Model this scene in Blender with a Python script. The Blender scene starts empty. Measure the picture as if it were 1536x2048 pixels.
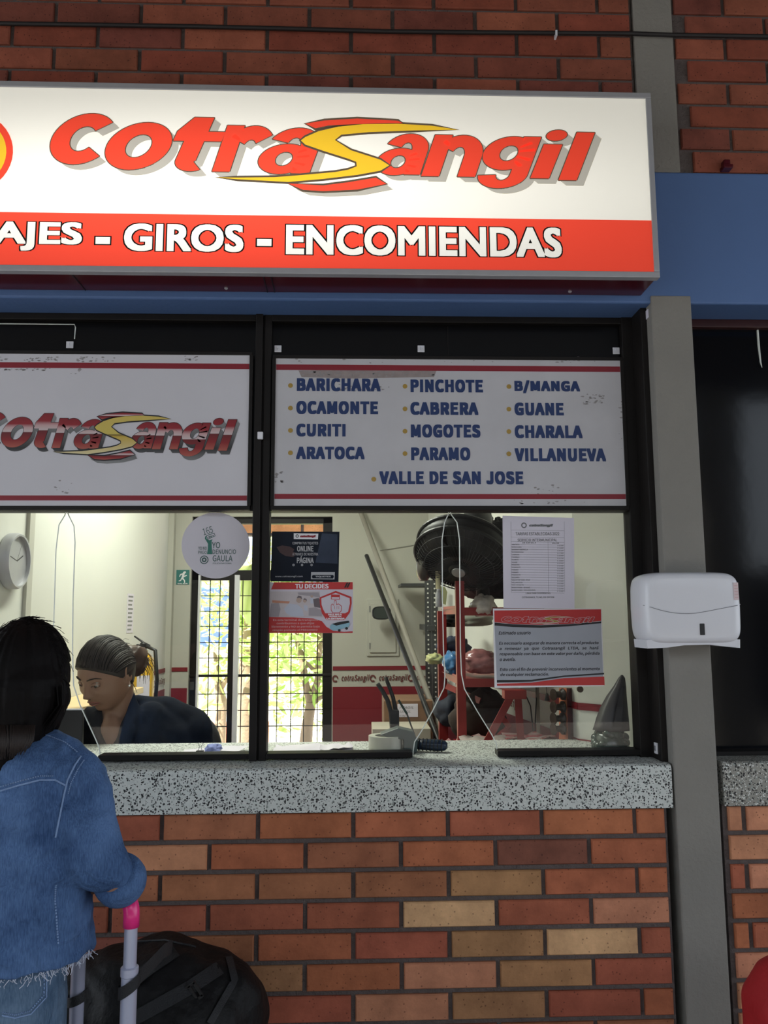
import bpy, bmesh, math, random, os
import numpy as np
from mathutils import Vector, Matrix, noise
from mathutils.geometry import tessellate_polygon
random.seed(7)
PI = math.pi
SC = bpy.context.scene
COL = SC.collection

# ---------------------------------------------------------------- camera
CAM = Vector((0.0, -2.2, 1.5))
YAW, PITCH, ROLL = -0.03576, 0.12938, -0.00471
_f = Vector((-math.sin(YAW)*math.cos(PITCH), math.cos(YAW)*math.cos(PITCH), math.sin(PITCH)))
_r = Vector((math.cos(YAW), math.sin(YAW), 0)); _u = _r.cross(_f)
_r2 = math.cos(ROLL)*_r + math.sin(ROLL)*_u; _u2 = -math.sin(ROLL)*_r + math.cos(ROLL)*_u
cd = bpy.data.cameras.new('camera'); cam = bpy.data.objects.new('camera', cd); COL.objects.link(cam)
cam.matrix_world = Matrix(((_r2.x, _u2.x, -_f.x, CAM.x), (_r2.y, _u2.y, -_f.y, CAM.y), (_r2.z, _u2.z, -_f.z, CAM.z), (0, 0, 0, 1)))
cd.sensor_fit = 'VERTICAL'; cd.sensor_height = 32; cd.lens = 1600/2048*32; cd.clip_start = 0.05
SC.camera = cam
def P(u, v, y=0.0):
    """measured image point -> the world point on the vertical plane at depth y"""
    d = _f*1600 + _r2*(u-768) - _u2*(v-1024)
    return CAM + d*((y-CAM.y)/d.y)

# ---------------------------------------------------------------- light and exposure
SC.view_settings.view_transform = 'Standard'; SC.view_settings.look = 'None'
SC.view_settings.exposure = 0.0; SC.view_settings.gamma = 1.0; SC.view_settings.use_curve_mapping = False
W = bpy.data.worlds.new('sky'); SC.world = W; W.use_nodes = True
wn = W.node_tree; bg = wn.nodes['Background']
sky = wn.nodes.new('ShaderNodeTexSky'); sky.sky_type = 'HOSEK_WILKIE'; sky.turbidity = 4.0; sky.ground_albedo = 0.35
SUN = Vector((-0.30, -0.38, 0.875)).normalized(); sky.sun_direction = SUN
mixw = wn.nodes.new('ShaderNodeMixRGB'); mixw.inputs[0].default_value = 0.55
mixw.inputs[2].default_value = (0.80, 0.86, 0.92, 1)
wn.links.new(sky.outputs[0], mixw.inputs[1]); wn.links.new(mixw.outputs[0], bg.inputs[0])
bg.inputs[1].default_value = 4.0
sl = bpy.data.lights.new('sun', 'SUN'); sl.energy = 22.0; sl.angle = 0.01; sl.color = (1, .95, .86)
so = bpy.data.objects.new('sun', sl); COL.objects.link(so)
so.rotation_euler = SUN.to_track_quat('Z', 'Y').to_euler(); so.location = (-3, -6, 9)
def area(name, loc, size, size_y, power, color, rot):
    l = bpy.data.lights.new(name, 'AREA'); l.shape = 'RECTANGLE'; l.size = size; l.size_y = size_y; l.energy = power; l.color = color
    o = bpy.data.objects.new(name, l); COL.objects.link(o); o.location = loc; o.rotation_euler = rot
    return o
# the fluorescent fitting on the office ceiling
area('office_tube_light', (-0.55, 0.95, 2.53), 0.16, 1.1, 30, (0.95, 1.0, 0.86), (0, 0, 0))

# ---------------------------------------------------------------- materials
def lin(c):
    return tuple(((x/255)/12.92 if x/255 <= .04045 else ((x/255+.055)/1.055)**2.4) for x in c)
def new_mat(name):
    m = bpy.data.materials.new(name); m.use_nodes = True
    return m, m.node_tree, m.node_tree.nodes['Principled BSDF']
def mat(name, c, rough=.6, metal=0.0, var=0.12, scale=12, bump=0.0, bscale=60, spec=.5, emit=None, es=0, alpha=None, trans=0, coat=0):
    m, t, b = new_mat(name); N, L = t.nodes, t.links
    c = tuple(c)
    b.inputs['Roughness'].default_value = rough; b.inputs['Metallic'].default_value = metal
    b.inputs['Specular IOR Level'].default_value = spec
    b.inputs['Coat Weight'].default_value = coat
    tc = N.new('ShaderNodeTexCoord')
    if var > 0:
        nz = N.new('ShaderNodeTexNoise'); nz.inputs['Scale'].default_value = scale; nz.inputs['Detail'].default_value = 6
        L.new(tc.outputs['Object'], nz.inputs['Vector'])
        mx = N.new('ShaderNodeMixRGB')
        mx.inputs[1].default_value = (*[x*(1-var) for x in c], 1); mx.inputs[2].default_value = (*[min(1, x*(1+var)) for x in c], 1)
        L.new(nz.outputs['Fac'], mx.inputs[0]); L.new(mx.outputs[0], b.inputs['Base Color'])
    else:
        b.inputs['Base Color'].default_value = (*c, 1)
    if bump > 0:
        n2 = N.new('ShaderNodeTexNoise'); n2.inputs['Scale'].default_value = bscale; n2.inputs['Detail'].default_value = 5
        L.new(tc.outputs['Object'], n2.inputs['Vector'])
        bp = N.new('ShaderNodeBump'); bp.inputs['Strength'].default_value = bump; bp.inputs['Distance'].default_value = .01
        L.new(n2.outputs['Fac'], bp.inputs['Height']); L.new(bp.outputs[0], b.inputs['Normal'])
    if emit: b.inputs['Emission Color'].default_value = (*emit, 1); b.inputs['Emission Strength'].default_value = es
    if trans: b.inputs['Transmission Weight'].default_value = trans
    if alpha is not None: b.inputs['Alpha'].default_value = alpha
    return m
def srgb(name, c, **k): return mat(name, lin(c), **k)

def brick_mat(name):
    m, t, b = new_mat(name); N, L = t.nodes, t.links
    oi = N.new('ShaderNodeObjectInfo'); tc = N.new('ShaderNodeTexCoord'); geo = N.new('ShaderNodeNewGeometry')
    nz = N.new('ShaderNodeTexNoise'); nz.inputs['Scale'].default_value = 9; nz.inputs['Detail'].default_value = 8; nz.inputs['Roughness'].default_value = .65
    L.new(geo.outputs['Position'], nz.inputs['Vector'])
    rp = N.new('ShaderNodeValToRGB'); rp.color_ramp.elements[0].position = .3; rp.color_ramp.elements[0].color = (.62, .58, .56, 1)
    rp.color_ramp.elements[1].position = .7; rp.color_ramp.elements[1].color = (1.15, 1.12, 1.1, 1)
    L.new(nz.outputs['Fac'], rp.inputs[0])
    mu = N.new('ShaderNodeMixRGB'); mu.blend_type = 'MULTIPLY'; mu.inputs[0].default_value = 1
    L.new(oi.outputs['Color'], mu.inputs[1]); L.new(rp.outputs[0], mu.inputs[2])
    vo = N.new('ShaderNodeTexVoronoi'); vo.inputs['Scale'].default_value = 70; L.new(geo.outputs['Position'], vo.inputs['Vector'])
    r2 = N.new('ShaderNodeValToRGB'); r2.color_ramp.elements[0].position = .10; r2.color_ramp.elements[0].color = (.35, .3, .3, 1)
    r2.color_ramp.elements[1].position = .17; r2.color_ramp.elements[1].color = (1, 1, 1, 1)
    L.new(vo.outputs['Distance'], r2.inputs[0])
    m2 = N.new('ShaderNodeMixRGB'); m2.blend_type = 'MULTIPLY'; m2.inputs[0].default_value = .8
    L.new(mu.outputs[0], m2.inputs[1]); L.new(r2.outputs[0], m2.inputs[2]); L.new(m2.outputs[0], b.inputs['Base Color'])
    n3 = N.new('ShaderNodeTexNoise'); n3.inputs['Scale'].default_value = 90; n3.inputs['Detail'].default_value = 6
    L.new(geo.outputs['Position'], n3.inputs['Vector'])
    bp = N.new('ShaderNodeBump'); bp.inputs['Strength'].default_value = .35; bp.inputs['Distance'].default_value = .004
    L.new(n3.outputs['Fac'], bp.inputs['Height']); L.new(bp.outputs[0], b.inputs['Normal'])
    b.inputs['Roughness'].default_value = .75; b.inputs['Specular IOR Level'].default_value = .3
    return m
def terrazzo_mat(name, base, chipd):
    m, t, b = new_mat(name); N, L = t.nodes, t.links
    geo = N.new('ShaderNodeNewGeometry')
    nz = N.new('ShaderNodeTexNoise'); nz.inputs['Scale'].default_value = 40; L.new(geo.outputs['Position'], nz.inputs['Vector'])
    ad = N.new('ShaderNodeMixRGB'); ad.blend_type = 'ADD'; ad.inputs[0].default_value = .012
    L.new(geo.outputs['Position'], ad.inputs[1]); L.new(nz.outputs['Color'], ad.inputs[2])
    prev = None
    base_rgb = N.new('ShaderNodeMixRGB'); base_rgb.inputs[1].default_value = (*[x*.82 for x in base], 1); base_rgb.inputs[2].default_value = (*[x*1.12 for x in base], 1)
    L.new(nz.outputs['Fac'], base_rgb.inputs[0]); prev = base_rgb.outputs[0]
    for sc_, thr, colr, sel in ((120, .32, (.26, .29, .27), .45), (190, .38, (.66, .67, .64), .4), (145, .42, chipd, .72), (85, .27, chipd, .80), (240, .42, chipd, .68)):
        v = N.new('ShaderNodeTexVoronoi'); v.inputs['Scale'].default_value = sc_; L.new(ad.outputs[0], v.inputs['Vector'])
        lt = N.new('ShaderNodeMath'); lt.operation = 'LESS_THAN'; lt.inputs[1].default_value = thr; L.new(v.outputs['Distance'], lt.inputs[0])
        sp = N.new('ShaderNodeSeparateColor'); L.new(v.outputs['Color'], sp.inputs[0])
        gt = N.new('ShaderNodeMath'); gt.operation = 'GREATER_THAN'; gt.inputs[1].default_value = sel; L.new(sp.outputs[0], gt.inputs[0])
        ml = N.new('ShaderNodeMath'); ml.operation = 'MULTIPLY'; L.new(lt.outputs[0], ml.inputs[0]); L.new(gt.outputs[0], ml.inputs[1])
        mx = N.new('ShaderNodeMixRGB'); mx.inputs[2].default_value = (*colr, 1)
        L.new(ml.outputs[0], mx.inputs[0]); L.new(prev, mx.inputs[1]); prev = mx.outputs[0]
    L.new(prev, b.inputs['Base Color']); b.inputs['Roughness'].default_value = .5
    return m
def thin_glass(name, tint=(1, 1, 1), boost=1.0):
    m, t, b = new_mat(name); N, L = t.nodes, t.links; N.remove(b)
    tr = N.new('ShaderNodeBsdfTransparent'); tr.inputs[0].default_value = (*tint, 1)
    gl = N.new('ShaderNodeBsdfGlossy'); gl.inputs['Roughness'].default_value = 0.0; gl.inputs[0].default_value = (boost, boost, boost, 1)
    fr = N.new('ShaderNodeFresnel'); fr.inputs[0].default_value = 1.45
    mx = N.new('ShaderNodeMixShader'); L.new(fr.outputs[0], mx.inputs[0]); L.new(tr.outputs[0], mx.inputs[1]); L.new(gl.outputs[0], mx.inputs[2])
    L.new(mx.outputs[0], N['Material Output'].inputs[0])
    return m
def ramp_z(name, stops, rough=.4, emit=0.0, axis=2):
    """printed colour gradient over an object's own height"""
    m, t, b = new_mat(name); N, L = t.nodes, t.links
    tc = N.new('ShaderNodeTexCoord'); sp = N.new('ShaderNodeSeparateXYZ'); L.new(tc.outputs['Generated'], sp.inputs[0])
    rp = N.new('ShaderNodeValToRGB'); el = rp.color_ramp.elements
    while len(el) < len(stops): el.new(.5)
    for e, (p, c) in zip(el, stops): e.position = p; e.color = (*c, 1)
    L.new(sp.outputs[axis], rp.inputs[0]); L.new(rp.outputs[0], b.inputs['Base Color']); b.inputs['Roughness'].default_value = rough
    if emit: L.new(rp.outputs[0], b.inputs['Emission Color']); b.inputs['Emission Strength'].default_value = emit
    return m
def denim_mat(name, c1, c2):
    m, t, b = new_mat(name); N, L = t.nodes, t.links
    tc = N.new('ShaderNodeTexCoord')
    n1 = N.new('ShaderNodeTexNoise'); n1.inputs['Scale'].default_value = 9; n1.inputs['Detail'].default_value = 5; L.new(tc.outputs['Object'], n1.inputs['Vector'])
    mp = N.new('ShaderNodeMapping'); mp.inputs['Scale'].default_value = (500, 500, 60); L.new(tc.outputs['Object'], mp.inputs[0])
    n2 = N.new('ShaderNodeTexNoise'); n2.inputs['Scale'].default_value = 1; n2.inputs['Detail'].default_value = 2; L.new(mp.outputs[0], n2.inputs['Vector'])
    ad = N.new('ShaderNodeMath'); ad.operation = 'MULTIPLY_ADD'; ad.inputs[1].default_value = .45; L.new(n2.outputs['Fac'], ad.inputs[0]); L.new(n1.outputs['Fac'], ad.inputs[2])
    rp = N.new('ShaderNodeValToRGB'); rp.color_ramp.elements[0].position = .5; rp.color_ramp.elements[0].color = (*c1, 1)
    rp.color_ramp.elements[1].position = .95; rp.color_ramp.elements[1].color = (*c2, 1)
    L.new(ad.outputs[0], rp.inputs[0]); L.new(rp.outputs[0], b.inputs['Base Color'])
    n3 = N.new('ShaderNodeTexNoise'); n3.inputs['Scale'].default_value = 16; n3.inputs['Detail'].default_value = 5; n3.inputs['Distortion'].default_value = 1.6
    L.new(tc.outputs['Object'], n3.inputs['Vector'])
    bp = N.new('ShaderNodeBump'); bp.inputs['Strength'].default_value = .85; bp.inputs['Distance'].default_value = .014
    L.new(n3.outputs['Fac'], bp.inputs['Height']); L.new(bp.outputs[0], b.inputs['Normal'])
    b.inputs['Roughness'].default_value = .9; b.inputs['Specular IOR Level'].default_value = .15
    return m

M = {}
M['brick'] = brick_mat('fired brick')
M['mortar'] = mat('mortar', (.105, .085, .08), rough=.9, bump=.6, bscale=120, var=.35, scale=40)
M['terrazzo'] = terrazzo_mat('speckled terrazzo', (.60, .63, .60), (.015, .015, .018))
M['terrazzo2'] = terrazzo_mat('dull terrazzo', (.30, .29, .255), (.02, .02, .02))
M['concrete'] = mat('grey painted concrete', (.235, .222, .198), rough=.85, bump=.3, bscale=90, var=.15, scale=5)
M['blue'] = mat('blue wall paint', (.088, .165, .36), rough=.6, bump=.12, bscale=60, var=.1, scale=4)
M['frame'] = mat('dark bronze metal', (.010, .008, .007), rough=.5, var=.3, scale=20, spec=.25)
M['redframe'] = mat('dark red brown metal', (.045, .010, .010), rough=.4)
M['darkglass'] = mat('dark film on glass', (.002, .0025, .0045), rough=.09, var=.2, bump=.04, bscale=5, spec=.3)
M['blackglass'] = mat('black film on glass', (.003, .0025, .0025), rough=.3, var=.2, spec=.2)
M['glass'] = thin_glass('clear glass')
M['edge'] = mat('polished glass edge', (.75, .78, .72), rough=.3, var=0)
M['alu'] = mat('brushed aluminium', (.42, .42, .44), rough=.42, metal=.3, var=.08, scale=30)
M['maroon'] = mat('maroon lacquered sheet', (.075, .006, .012), rough=.22, var=.15, scale=6)
M['white'] = mat('white plastic', (.72, .72, .76), rough=.25, var=.02)
M['whiteboard'] = mat('white panel', (.60, .585, .62), rough=.35, var=.06, scale=5)
M['whiteboard2'] = mat('scuffed white panel', (.52, .51, .53), rough=.4, var=.14, scale=7)
M['stain'] = mat('scuffed dirty patch', (.28, .26, .26), rough=.7, var=.4, scale=60)
M['black'] = mat('black plastic', (.010, .010, .011), rough=.45, var=.1)
M['rubber'] = mat('black cable jacket', (.012, .009, .009), rough=.6)
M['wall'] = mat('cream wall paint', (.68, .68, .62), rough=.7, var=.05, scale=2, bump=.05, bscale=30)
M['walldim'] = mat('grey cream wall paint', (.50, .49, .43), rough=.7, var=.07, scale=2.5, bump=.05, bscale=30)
M['ceil'] = mat('ceiling paint', (.55, .55, .52), rough=.8)
M['roof'] = mat('canopy soffit', (.055, .048, .042), rough=.9)
M['floor'] = mat('grey floor', (.22, .21, .20), rough=.55, var=.15)
M['redpaint'] = mat('red wall paint', (.20, .010, .018), rough=.45, var=.12, scale=4)
M['print_red'] = mat('red print', (.24, .009, .020), rough=.4, var=.05)
M['print_blue'] = mat('navy print', (.010, .032, .125), rough=.45, var=.06)
M['print_gold'] = mat('gold print', (.38, .24, .045), rough=.45)
M['print_black'] = mat('black print', (.012, .012, .014), rough=.5, var=0)
M['print_grey'] = mat('grey print', (.16, .16, .17), rough=.5, var=0)
M['print_white'] = mat('white print', (.78, .77, .80), rough=.5, var=0)
M['paper'] = mat('white paper', (.70, .66, .74), rough=.6, var=.04, scale=10)
M['redrack'] = mat('red painted steel', (.26, .018, .016), rough=.38, var=.15)
M['greysteel'] = mat('dark grey steel', (.05, .052, .052), rough=.45)
M['card'] = mat('brown cardboard', (.22, .12, .065), rough=.85, var=.15)
M['skin'] = mat('skin', (.27, .145, .095), rough=.5, var=.08, scale=14)
M['skin2'] = mat('warm skin', (.45, .26, .17), rough=.5, var=.06)
M['lip'] = mat('lips', (.27, .095, .075), rough=.4)
M['hair'] = mat('black hair', (.004, .003, .003), rough=.6, var=.4, scale=60, spec=.12)
M['hair2'] = mat('dark brown hair', (.016, .009, .007), rough=.6, var=.5, scale=70)
M['hairlight'] = mat('brown hair ends', (.055, .026, .016), rough=.5, var=.4, scale=70)
M['navycloth'] = mat('black navy cloth', (.004, .005, .009), spec=.15, rough=.9, var=.2, bump=.3, bscale=25)
M['blackcloth'] = mat('black nylon', (.0035, .0035, .004), rough=.6, var=.3, bump=.5, bscale=40, spec=.25)
M['webbing'] = mat('dark webbing', (.011, .012, .014), rough=.7, bump=.3, bscale=300)
M['denim'] = denim_mat('blue denim', (.030, .065, .155), (.12, .215, .42))
M['jeans'] = denim_mat('faded denim', (.055, .10, .17), (.17, .25, .36))
M['stitch'] = mat('pale denim stitching', (.22, .33, .55), rough=.9, bump=.5, bscale=400)
M['fray'] = mat('white frayed cotton', (.52, .56, .66), rough=.95)
M['pink'] = mat('pink plastic', (.80, .03, .22), rough=.25, var=.03)
M['tube'] = mat('pale lilac metal tube', (.50, .52, .66), rough=.25, metal=.35, var=.03)
M['yellow'] = mat('yellow enamel', (.72, .42, .03), rough=.35)
M['tape'] = mat('cream tape roll', (.50, .51, .44), rough=.3, var=.06)
M['navy'] = mat('navy plastic', (.010, .022, .05), rough=.3)
M['greengrey'] = mat('grey green metal', (.05, .075, .075), rough=.4)
M['red'] = mat('bright red fabric', (.36, .004, .009), rough=.7, bump=.3, bscale=40)
M['wood'] = mat('pale wood', (.70, .52, .28), rough=.5, var=.12)
M['trunk'] = mat('tree bark', (.30, .22, .15), rough=.9, bump=.6, bscale=40)
M['ground'] = mat('pale concrete yard', (.62, .60, .54), rough=.9)
M['orange'] = mat('orange peg board', (.75, .25, .13), rough=.5)
def leaf_mat(name, c, tr):
    m, t, b = new_mat(name); N, L = t.nodes, t.links
    oi = N.new('ShaderNodeNewGeometry')
    mx = N.new('ShaderNodeMixRGB'); mx.inputs[1].default_value = (*c, 1); mx.inputs[2].default_value = (*tr, 1); L.new(oi.outputs['Random Per Island'], mx.inputs[0])
    df = N.new('ShaderNodeBsdfDiffuse'); tl = N.new('ShaderNodeBsdfTranslucent'); ms = N.new('ShaderNodeMixShader'); ms.inputs[0].default_value = .5
    L.new(mx.outputs[0], df.inputs[0]); L.new(mx.outputs[0], tl.inputs[0]); L.new(df.outputs[0], ms.inputs[1]); L.new(tl.outputs[0], ms.inputs[2])
    L.new(ms.outputs[0], N['Material Output'].inputs[0]); N.remove(b)
    return m
M['leaf'] = leaf_mat('sunlit leaves', (.34, .52, .12), (.86, .90, .48))
M['leafd'] = leaf_mat('dark hedge leaves', (.03, .09, .015), (.10, .24, .03))

# ---------------------------------------------------------------- mesh helpers
class MB:
    def __init__(s): s.v = []; s.f = []
    def add(s, vs, fs):
        o = len(s.v); s.v += [tuple(p) for p in vs]; s.f += [tuple(i+o for i in f) for f in fs]; return s
    def box(s, x0, x1, y0, y1, z0, z1):
        x0, x1 = sorted((x0, x1)); y0, y1 = sorted((y0, y1)); z0, z1 = sorted((z0, z1))
        return s.add([(x0,y0,z0),(x1,y0,z0),(x1,y1,z0),(x0,y1,z0),(x0,y0,z1),(x1,y0,z1),(x1,y1,z1),(x0,y1,z1)],
                     [(0,3,2,1),(4,5,6,7),(0,1,5,4),(1,2,6,5),(2,3,7,6),(3,0,4,7)])
    def bar(s, a, b, w, t=None, up=(0, 0, 1)):
        """rectangular bar from a to b"""
        a, b = Vector(a), Vector(b); t = t or w; d = (b-a).normalized(); up = Vector(up)
        if abs(d.dot(up)) > .98: up = Vector((0, 1, 0))
        x = d.cross(up).normalized()*w/2; y = x.cross(d).normalized()*t/2
        vs = [a-x-y, a+x-y, a+x+y, a-x+y, b-x-y, b+x-y, b+x+y, b-x+y]
        return s.add(vs, [(0,3,2,1),(4,5,6,7),(0,1,5,4),(1,2,6,5),(2,3,7,6),(3,0,4,7)])
    def tube(s, pts, r, n=8, cap=True, flat=1.0):
        pts = [Vector(p) for p in pts]; rs = r if isinstance(r, (list, tuple)) else [r]*len(pts)
        rings = []; prev = None
        for i, p in enumerate(pts):
            d = (pts[min(i+1, len(pts)-1)]-pts[max(i-1, 0)]).normalized()
            if prev is None:
                a = Vector((0, 0, 1)) if abs(d.z) < .9 else Vector((1, 0, 0)); x = d.cross(a).normalized()
            else:
                x = (prev - d*prev.dot(d)).normalized()
            prev = x; y = d.cross(x)
            rings.append([p + x*math.cos(2*PI*k/n)*rs[i] + y*math.sin(2*PI*k/n)*rs[i]*flat for k in range(n)])
        return s.loft(rings, cap)
    def loft(s, rings, cap=True, closed=True):
        n = len(rings[0]); o = len(s.v)
        for rg in rings: s.v += [tuple(p) for p in rg]
        for i in range(len(rings)-1):
            for k in range(n if closed else n-1):
                a = o+i*n+k; b = o+i*n+(k+1) % n
                s.f.append((a, b, b+n, a+n))
        if cap and closed:
            s.f.append(tuple(o+k for k in reversed(range(n)))); s.f.append(tuple(o+(len(rings)-1)*n+k for k in range(n)))
        return s
    def lathe(s, prof, c, axis=(0, 0, 1), n=24, cap=True):
        """prof: list of (r, h) along axis from point c"""
        ax = Vector(axis).normalized(); a = Vector((1, 0, 0)) if abs(ax.x) < .9 else Vector((0, 1, 0))
        x = ax.cross(a).normalized(); y = ax.cross(x); c = Vector(c)
        return s.loft([[c+ax*h+(x*math.cos(2*PI*k/n)+y*math.sin(2*PI*k/n))*max(r, 1e-4) for k in range(n)] for r, h in prof], cap)
    def prism(s, pts, y0, y1):
        """polygon of (x,z) points extruded between y0 and y1"""
        pts = [(p[0], p[-1]) for p in pts]; n = len(pts)
        tri = tessellate_polygon([[Vector((p[0], p[1], 0)) for p in pts]])
        vs = [(p[0], y0, p[1]) for p in pts]+[(p[0], y1, p[1]) for p in pts]
        fs = [tuple(t) for t in tri]+[tuple(i+n for i in reversed(t)) for t in tri]+[(k, (k+1) % n, (k+1) % n+n, k+n) for k in range(n)]
        return s.add(vs, fs)
    def flat(s, pts, y):
        pts = [(p[0], p[-1]) for p in pts]
        tri = tessellate_polygon([[Vector((p[0], p[1], 0)) for p in pts]])
        return s.add([(p[0], y, p[1]) for p in pts], [tuple(t) for t in tri])
    def ell(s, c, r, nu=20, nv=14, rot=None):
        c = Vector(c); rings = []
        for j in range(nv+1):
            th = PI*j/nv; sr = max(math.sin(th), 1e-3)
            rg = []
            for k in range(nu):
                p = Vector((r[0]*sr*math.cos(2*PI*k/nu), r[1]*sr*math.sin(2*PI*k/nu), -r[2]*math.cos(th)))
                if rot: p = rot @ p
                rg.append(c+p)
            rings.append(rg)
        return s.loft(rings, True)
    def mesh(s, name, off=(0, 0, 0), fix=True):
        me = bpy.data.meshes.new(name); ox, oy, oz = off
        me.from_pydata([(x-ox, y-oy, z-oz) for x, y, z in s.v], [], s.f)
        if fix:
            bm = bmesh.new(); bm.from_mesh(me); bmesh.ops.recalc_face_normals(bm, faces=bm.faces); bm.to_mesh(me); bm.free()
        return me
def rootloc(o):
    v = Vector((0, 0, 0))
    while o: v += o.location; o = o.parent
    return v
def tag(o, label=None, cat=None, group=None, kind=None):
    if label: o['label'] = label
    if cat: o['category'] = cat
    if group: o['group'] = group
    if kind: o['kind'] = kind
    return o
def obj(name, mb, m, parent=None, smooth=False, bevel=0, loc=None, label=None, kind=None, seg=2):
    base = rootloc(parent) if parent else Vector((0, 0, 0))
    loc = Vector(loc) if loc is not None else Vector((0, 0, 0))
    if not parent and loc.length == 0 and mb.v:      # own origin at the base of the thing
        xs, ys, zs = zip(*mb.v); loc = Vector(((min(xs)+max(xs))/2, (min(ys)+max(ys))/2, min(zs)))
        me = mb.mesh(name, loc)
    else:
        me = mb.mesh(name, base+loc)
    me.materials.append(m if not isinstance(m, str) else M[m])
    if bevel:
        bm = bmesh.new(); bm.from_mesh(me); bmesh.ops.remove_doubles(bm, verts=bm.verts, dist=1e-5)
        es = [e for e in bm.edges if len(e.link_faces) == 2 and e.calc_face_angle(0) > .6]
        bmesh.ops.bevel(bm, geom=es, offset=bevel, segments=seg, affect='EDGES', profile=.5, clamp_overlap=True)
        bm.to_mesh(me); bm.free()
    if smooth:
        me.polygons.foreach_set('use_smooth', [True]*len(me.polygons))
        if smooth == 'auto':
            me.set_sharp_from_angle(angle=.7)
    o = bpy.data.objects.new(name, me); COL.objects.link(o); o.parent = parent; o.location = loc
    tag(o, label=label, kind=kind)
    return o
def thing(name, label, cat, loc, group=None, rotz=0):
    o = bpy.data.objects.new(name, None); COL.objects.link(o); o.location = loc; o.rotation_euler.z = rotz
    o.empty_display_size = .05
    return tag(o, label, cat, group)
def struct(name, mb, m, **k): return obj(name, mb, m, kind='structure', **k)
def remesh(name, mb, m, voxel, parent, smooth_it=6, disp=None, label=None):
    """melt overlapping closed shapes into one continuous skin"""
    tmp = bpy.data.objects.new('tmp', mb.mesh('tmp')); COL.objects.link(tmp)
    r = tmp.modifiers.new('r', 'REMESH'); r.mode = 'VOXEL'; r.voxel_size = voxel
    s = tmp.modifiers.new('s', 'SMOOTH'); s.iterations = smooth_it; s.factor = .5
    dg = bpy.context.evaluated_depsgraph_get(); dg.update()
    me = bpy.data.meshes.new_from_object(tmp.evaluated_get(dg)); bpy.data.objects.remove(tmp)
    if disp:
        no = [v.normal.copy() for v in me.vertices]
        for v, n in zip(me.vertices, no): v.co = v.co + n*disp(v.co)
    base = rootloc(parent)
    for v in me.vertices: v.co -= base
    me.materials.clear(); me.materials.append(M[m] if isinstance(m, str) else m)
    me.polygons.foreach_set('use_smooth', [True]*len(me.polygons))
    me.name = name; o = bpy.data.objects.new(name, me); COL.objects.link(o); o.parent = parent
    return tag(o, label=label)
# ---- lettering
_tc = {}
try: FONT = bpy.data.fonts.load(os.path.join(bpy.utils.system_resource('DATAFILES', path='fonts'), 'Noto Sans CJK Regular.woff2'))   # one of Blender's own interface fonts
except Exception: FONT = None
def glyphs(s, bold=.0, shear=0.0, sp=1.0, geo=False):
    key = (s, bold, shear, sp, geo)
    if key in _tc: return _tc[key]
    cu = bpy.data.curves.new('t', 'FONT'); cu.body = s; cu.shear = shear; cu.space_character = sp; cu.resolution_u = (8 if len(s) == 1 else 4) if len(s) < 20 else 2
    if FONT and not geo: cu.font = FONT
    o = bpy.data.objects.new('t', cu); COL.objects.link(o)
    dg = bpy.context.evaluated_depsgraph_get(); dg.update()
    me = bpy.data.meshes.new_from_object(o.evaluated_get(dg))
    vs = [(v.co.x, v.co.y, 0) for v in me.vertices]; fs = [tuple(p.vertices) for p in me.polygons]
    bpy.data.objects.remove(o); bpy.data.curves.remove(cu); bpy.data.meshes.remove(me)
    if bold > 0:                                   # thicken the strokes
        v0, f0 = vs, fs; vs, fs = list(v0), list(f0); q_ = .75
        ring = [(1, 1), (1, -1), (-1, 1), (-1, -1)] if bold < .012 else [(1, 1), (1, -1), (-1, 1), (-1, -1), (1, 0), (-1, 0), (0, 1), (0, -1)]
        for k, (dx, dy) in enumerate(ring):
            dx, dy = dx*bold, dy*bold*q_; o_ = len(vs)
            vs += [(x+dx, y+dy, k+1) for x, y, _ in v0]; fs += [tuple(i+o_ for i in f) for f in f0]
    _tc[key] = (vs, fs); return _tc[key]
def text_xz(mb, s, x0, x1, z0, z1, y, bold=.02, shear=0.0, sp=1.0, ref=None, grow=0, rot=0, geo=False):
    vs, fs = glyphs(s, bold, shear, sp, geo)
    rv = glyphs(s, ref, shear, sp, geo)[0] if ref is not None else vs
    xa, xb = min(p[0] for p in rv), max(p[0] for p in rv); ya, yb = min(p[1] for p in rv), max(p[1] for p in rv)
    cx, cz = (x0+x1)/2, (z0+z1)/2; out = []
    for px, py, ly in vs:
        X = x0+(px-xa)/(xb-xa)*(x1-x0); Z = z0+(py-ya)/(yb-ya)*(z1-z0)
        if rot:
            dx, dz = X-cx, Z-cz; X = cx+dx*math.cos(rot)-dz*math.sin(rot); Z = cz+dx*math.sin(rot)+dz*math.cos(rot)
        out.append((X, y+ly*1.2e-5, Z))
    return mb.add(out, fs)
def text_px(mb, s, u0, u1, v0, v1, y, **k):
    um, vm = (u0+u1)/2, (v0+v1)/2
    return text_xz(mb, s, P(u0, vm, y).x, P(u1, vm, y).x, P(um, v1, y).z, P(um, v0, y).z, y, **k)
def poly_px(mb, pts, y, t=0.0):
    q = [P(a, b, y) for a, b in pts]
    return mb.prism([(p.x, p.z) for p in q], y-t, y) if t else mb.flat([(p.x, p.z) for p in q], y)
def rect_px(mb, u0, u1, v0, v1, y, t=0.0, depth=None):
    um, vm = (u0+u1)/2, (v0+v1)/2
    x0, x1, z0, z1 = P(u0, vm, y).x, P(u1, vm, y).x, P(um, v1, y).z, P(um, v0, y).z
    return mb.box(x0, x1, y, y+(t or .0004), z0, z1)
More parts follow.
